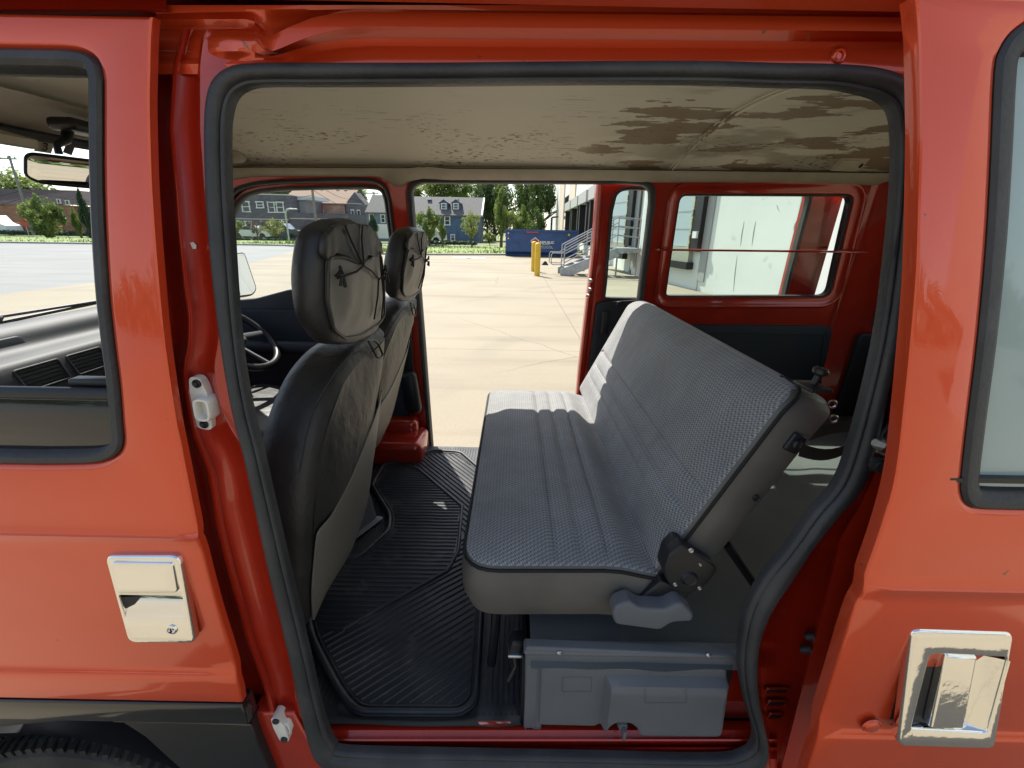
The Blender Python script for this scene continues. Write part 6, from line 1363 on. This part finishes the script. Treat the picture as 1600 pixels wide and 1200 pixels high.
# ---- galvanised stairs with landing
SYn, SYf = 16.6, 17.55; bx, tx = 1.78, 3.62; tz = .93
st_ = thing('metal_stairs', 'galvanised steel stairs with pipe handrails up to the dock landing', 'stairs', (bx, SYn, GZ), root=True)
for yy in (SYn, SYf):
    mb = MB(); mb.add([(bx-.12, yy-.02, GZ), (bx+.25, yy-.02, GZ), (tx+.1, yy-.02, tz-.28), (tx+.1, yy-.02, tz), (tx-.05, yy-.02, tz), (bx-.12, yy-.02, GZ+.22), (bx-.12, yy+.02, GZ), (bx+.25, yy+.02, GZ), (tx+.1, yy+.02, tz-.28), (tx+.1, yy+.02, tz), (tx-.05, yy+.02, tz), (bx-.12, yy+.02, GZ+.22)], [(0, 1, 2, 3, 4, 5), (11, 10, 9, 8, 7, 6), (0, 6, 7, 1), (1, 7, 8, 2), (2, 8, 9, 3), (3, 9, 10, 4), (4, 10, 11, 5), (5, 11, 6, 0)]); mb.build('stringer', GALV, st_, 0)
n = 5
for k in range(n):
    t = (k+.5)/n; mb = MB(); mb.box((bx+(tx-bx)*t, (SYn+SYf)/2, GZ+.18+(tz-GZ-.2)*t), (.28, SYf-SYn-.06, .04)); mb.build('tread', GALV, st_, 0)
WX = A_(onW(1000, 386)[0], 0, 0)[0]
mb = MB(); mb.box(((tx+4.45)/2+.02, (SYn+SYf)/2, tz-.07), (4.45-tx-.02, SYf-SYn+.1, .16)); mb.build('landing', GALV, st_, 0)
for yy in (SYn, SYf):
    slope = (tz-GZ)/(tx-bx); rl_ = lambda x, h: (x, yy, GZ+.18+(x-bx)*slope+h-.05)
    for h in (.92, .62, .32):
        mb = MB(); mb.tube([rl_(bx, h), rl_(tx, h), (4.4, yy, tz+h+.05)], .021, 6); mb.build('rail', GALV, st_)
    for x in (bx, (bx+tx)/2, tx, 4.38):
        p = rl_(min(x, tx), .92); mb = MB(); mb.tube([(x, yy, p[2] if x <= tx else tz+.97), (x, yy, (GZ if x == bx else p[2]-.95 if x <= tx else GZ))], .021, 6); mb.build('post', GALV, st_)
    mb = MB(); mb.tube([(bx, yy, GZ+.78), (bx-.42, yy, GZ+.78), (bx-.46, yy, GZ+.72), (bx-.46, yy, GZ+.42), (bx-.42, yy, GZ+.38), (bx, yy, GZ+.38)], .018, 6); mb.tube([(bx-.10, yy, GZ+.78), rl_(bx+.5, .74), rl_(tx, .74)], .018, 6); mb.build('handrail', GALV, st_)
mb = MB(); mb.tube([(tx+.05, SYn+.05, tz-.1), (tx+.05, SYn+.05, GZ)], .03, 6); mb.build('landing_leg', GALV, st_)
# small things on the ground
for (x, y, lab) in ((851.5, 414, 'small black wheel chock lying left of the stairs'), (907, 423, 'small black wheel chock lying under the stairs'), (986, 427, 'black wheel chock against the foot of the warehouse wall')):
    p = atZ(x, y, GZ); mb = MB(); mb.prism(rnd([(-.16, 0), (.16, 0), (.05, .17), (-.03, .17)], .02, 3), lambda a, b, d: (a, d, b), -.1, .1); o = mb.build('wheel_chock', BLK, None, 30, loc=p); tag(o, lab, 'wheel chock', 'wheel chocks')
p = atZ(733, 403, GZ); mb = MB(); rows = []
for i in range(13):
    rows.append([(-.9+.15*i, -.35+.1*j, .012+.07*max(0, noise.noise(Vector((i*.55, j*.7, 2))))*(1-abs(i-6)/7)) for j in range(8)])
mb.grid(rows); o = mb.build('litter', mat('plastic_film', (.80, .82, .80), .35), None, 60, loc=p); tag(o, 'crumpled white plastic film lying on the concrete near the kerb', 'litter')
# ---- poles, wires, lamp, signs
POLE = mat('grey_wood', (.25, .23, .21), .9); GREYM = mat('grey_metal', (.45, .46, .46), .5, .3)
def pole(x, yt, Y, lab, r=.14, arm=True, ext=0):
    b = atY(x, 378, Y); p = atY(x, yt, Y); xx = p.x; t = thing('utility_pole', lab, 'utility pole', (xx, Y, GZ), root=True)
    mb = MB(); mb.tube([(xx, Y, GZ), (xx, Y, p.z+ext)], [r, r*.75], 8); mb.build('post', POLE, t)
    if arm:
        mb = MB(); mb.box((xx-.5, Y, p.z-.3), (2.3, .12, .12)); c = mb.build('crossarm', POLE, t, 0)
        for k in (-1.5, -1.0, -.2, .5): mb = MB(); mb.lathe([(0, .2), (.05, .18), (.06, .05), (.03, 0)], 8, Matrix.Translation((xx+k, Y, p.z-.24))); mb.build('insulator', GREYM, c)
    return Vector((xx, Y, p.z-.1))
w1 = pole(14, 243, 50, 'wooden utility pole rising at the left edge of the windscreen view', .13)
w2 = pole(486, 280, 57, 'grey wooden pole standing before the tan roofed house', .17, False, 3)
w3 = pole(584, 299, 72, 'distant utility pole with a crossarm above the small slate blue house')
wires = thing('power_lines', 'thin dark power lines strung between the utility poles', 'power lines', (0, 55, 8), root=True)
def wire(a, b, sag): mb = MB(); mb.tube([a.lerp(b, t/16)-Vector((0, 0, sag*math.sin(math.pi*t/16))) for t in range(17)], .022, 4); mb.build('wire', CORD, wires)
for dz, sg in ((0, .6), (-1.5, .8), (-3.2, 1.6), (-3.9, 1.9)): wire(w1+Vector((-25, 3, dz)), w1+Vector((0, 0, dz)), sg); wire(w1+Vector((0, 0, dz)), w2+Vector((0, 0, dz*.5)), sg)
wire(w2, w3, 1.5); wire(w2+Vector((0, 0, -1)), w3+Vector((0, 0, -1.2)), 1.4); wire(w3, w3+Vector((10, 4, .2)), .4); wire(w3+Vector((0, 0, -1)), w3+Vector((10, 4, -1)), .4)
Y = 41; pb = atY(452, 379, Y); pt = [atY(x, y, Y) for x, y in ((451, 379), (447.5, 345), (446.3, 336), (446.3, 331), (448.5, 327.5), (453, 326.3), (457, 326.6))]; xb_ = pt[1].x
lp = thing('street_lamp', 'curved grey street lamp before the grey brick building', 'street lamp', (xb_, Y, GZ), root=True)
pt[0] = Vector((xb_, Y, GZ)); pt = [Vector((xb_, Y, pt[1].z))]+pt[2:]; mb = MB(); mb.tube([Vector((xb_, Y, GZ))]+pt, .07, 8); mb.build('post', GREYM, lp)
mb = MB(); mb.rbox(pt[-1]+Vector((.15, 0, 0)), (.5, .2, .1), .04); mb.build('lamp_head', GREYM, lp)
def sign(x, y, Y, r, m, lab, n=24):
    p = atY(x, y, Y); t = thing('road_sign', lab, 'sign', (p.x, Y, GZ), root=True); mb = MB(); mb.lathe([(0, .01), (r, .01), (r, -.01), (0, -.01)], n, Matrix.Translation(p) @ Matrix.Rotation(R(90), 4, 'X') @ Matrix.Rotation(math.pi/n, 4, 'Z')); mb.build('sign_plate', m, t, 0); mb = MB(); mb.tube([(p.x, Y+.05, GZ), (p.x, Y+.05, p.z+r)], .03, 6); mb.build('sign_post', GREYM, t)
sign(391.3, 354.5, 48, .13, WTR, 'small white round sign before the grey brick building'); sign(38, 347.5, 49, .42, RDT, 'red octagonal sign left of the bushy round tree', 8)
# ---- vehicles far off
def car(x, y, Y, L, H, m, lab, cat_='car', kind='sedan', rz=0):
    p = atY(x, 370, Y); t = thing('parked_'+('van' if kind == 'van' else 'car'), lab, cat_, (p.x, Y, GZ+(-.02)), None)
    W = 1.8; h = H; l = L/2
    if kind == 'sedan': bp_ = [(-l, .28), (-l, .62*h), (-l*.62, .66*h), (-l*.40, h), (l*.28, h), (l*.55, .68*h), (l*.95, .58*h), (l, .28)]; wn = [(-l*.52, .68*h), (-l*.36, .93*h), (l*.24, .93*h), (l*.46, .68*h)]
    elif kind == 'suv': bp_ = [(-l, .35), (-l*.98, .62*h), (-l*.9, .95*h), (-l*.8, h), (l*.2, h), (l*.45, .68*h), (l*.95, .58*h), (l, .35)]; wn = [(-l*.85, .66*h), (-l*.8, .93*h), (l*.17, .93*h), (l*.36, .66*h)]
    else: bp_ = [(-l, .35), (-l, h*.97), (-l*.95, h), (l*.45, h), (l*.68, .60*h), (l*.97, .50*h), (l, .35)]; wn = [(l*.12, .60*h), (l*.12, .92*h), (l*.42, .92*h), (l*.60, .60*h)]
    mb = MB(); mb.prism(rnd(bp_, .12, 3), lambda a, b, d: (a, d, b), -W/2, W/2); mb.build('body', m, t, 40)
    mb = MB(); mb.prism(wn, lambda a, b, d: (a, d, b), -W/2-.012, W/2+.012); mb.build('side_window', PANE, t, 0)
    for k in (-l*.6, l*.6):
        for s in (-1, 1):
            mb = MB(); mb.lathe([(0, .1), (.18, .1), (.2, .11), (.31, .11), (.33, .08), (.33, -.08), (0, -.08)], 20, Matrix.Translation((k, s*(W/2-.08), .33)) @ Matrix.Rotation(R(90)*(1 if s < 0 else -1), 4, 'X'), 0); mb.build('wheel', TYRE, t)
    t.rotation_euler.z = R(rz); return t
CS = mat('silver_car_paint', (.62, .66, .64), .25, .4, .8); CD = mat('dark_car_paint', (.03, .04, .05), .2, .3, 1); CW = mat('white_car_paint', (.82, .82, .80), .3, 0, .6)
car(398, 372, 54, 4.6, 1.45, CS, 'silver sedan parked behind the low hedge at the left'); car(444, 370, 54.5, 4.4, 1.75, CD, 'dark car parked right of the silver sedan behind the hedge', kind='suv')
car(598, 372, 53, 4.8, 1.85, CW, 'white van parked beside the small pointed tree', 'van', 'van', 180); car(663, 374, 50, 4.6, 2.0, CW, 'white van parked at the left of the blue house', 'van', 'van'); car(-8, 355, 53, 5.2, 2.0, CW, 'white van parked beside the low brown brick wall', 'van', 'van')
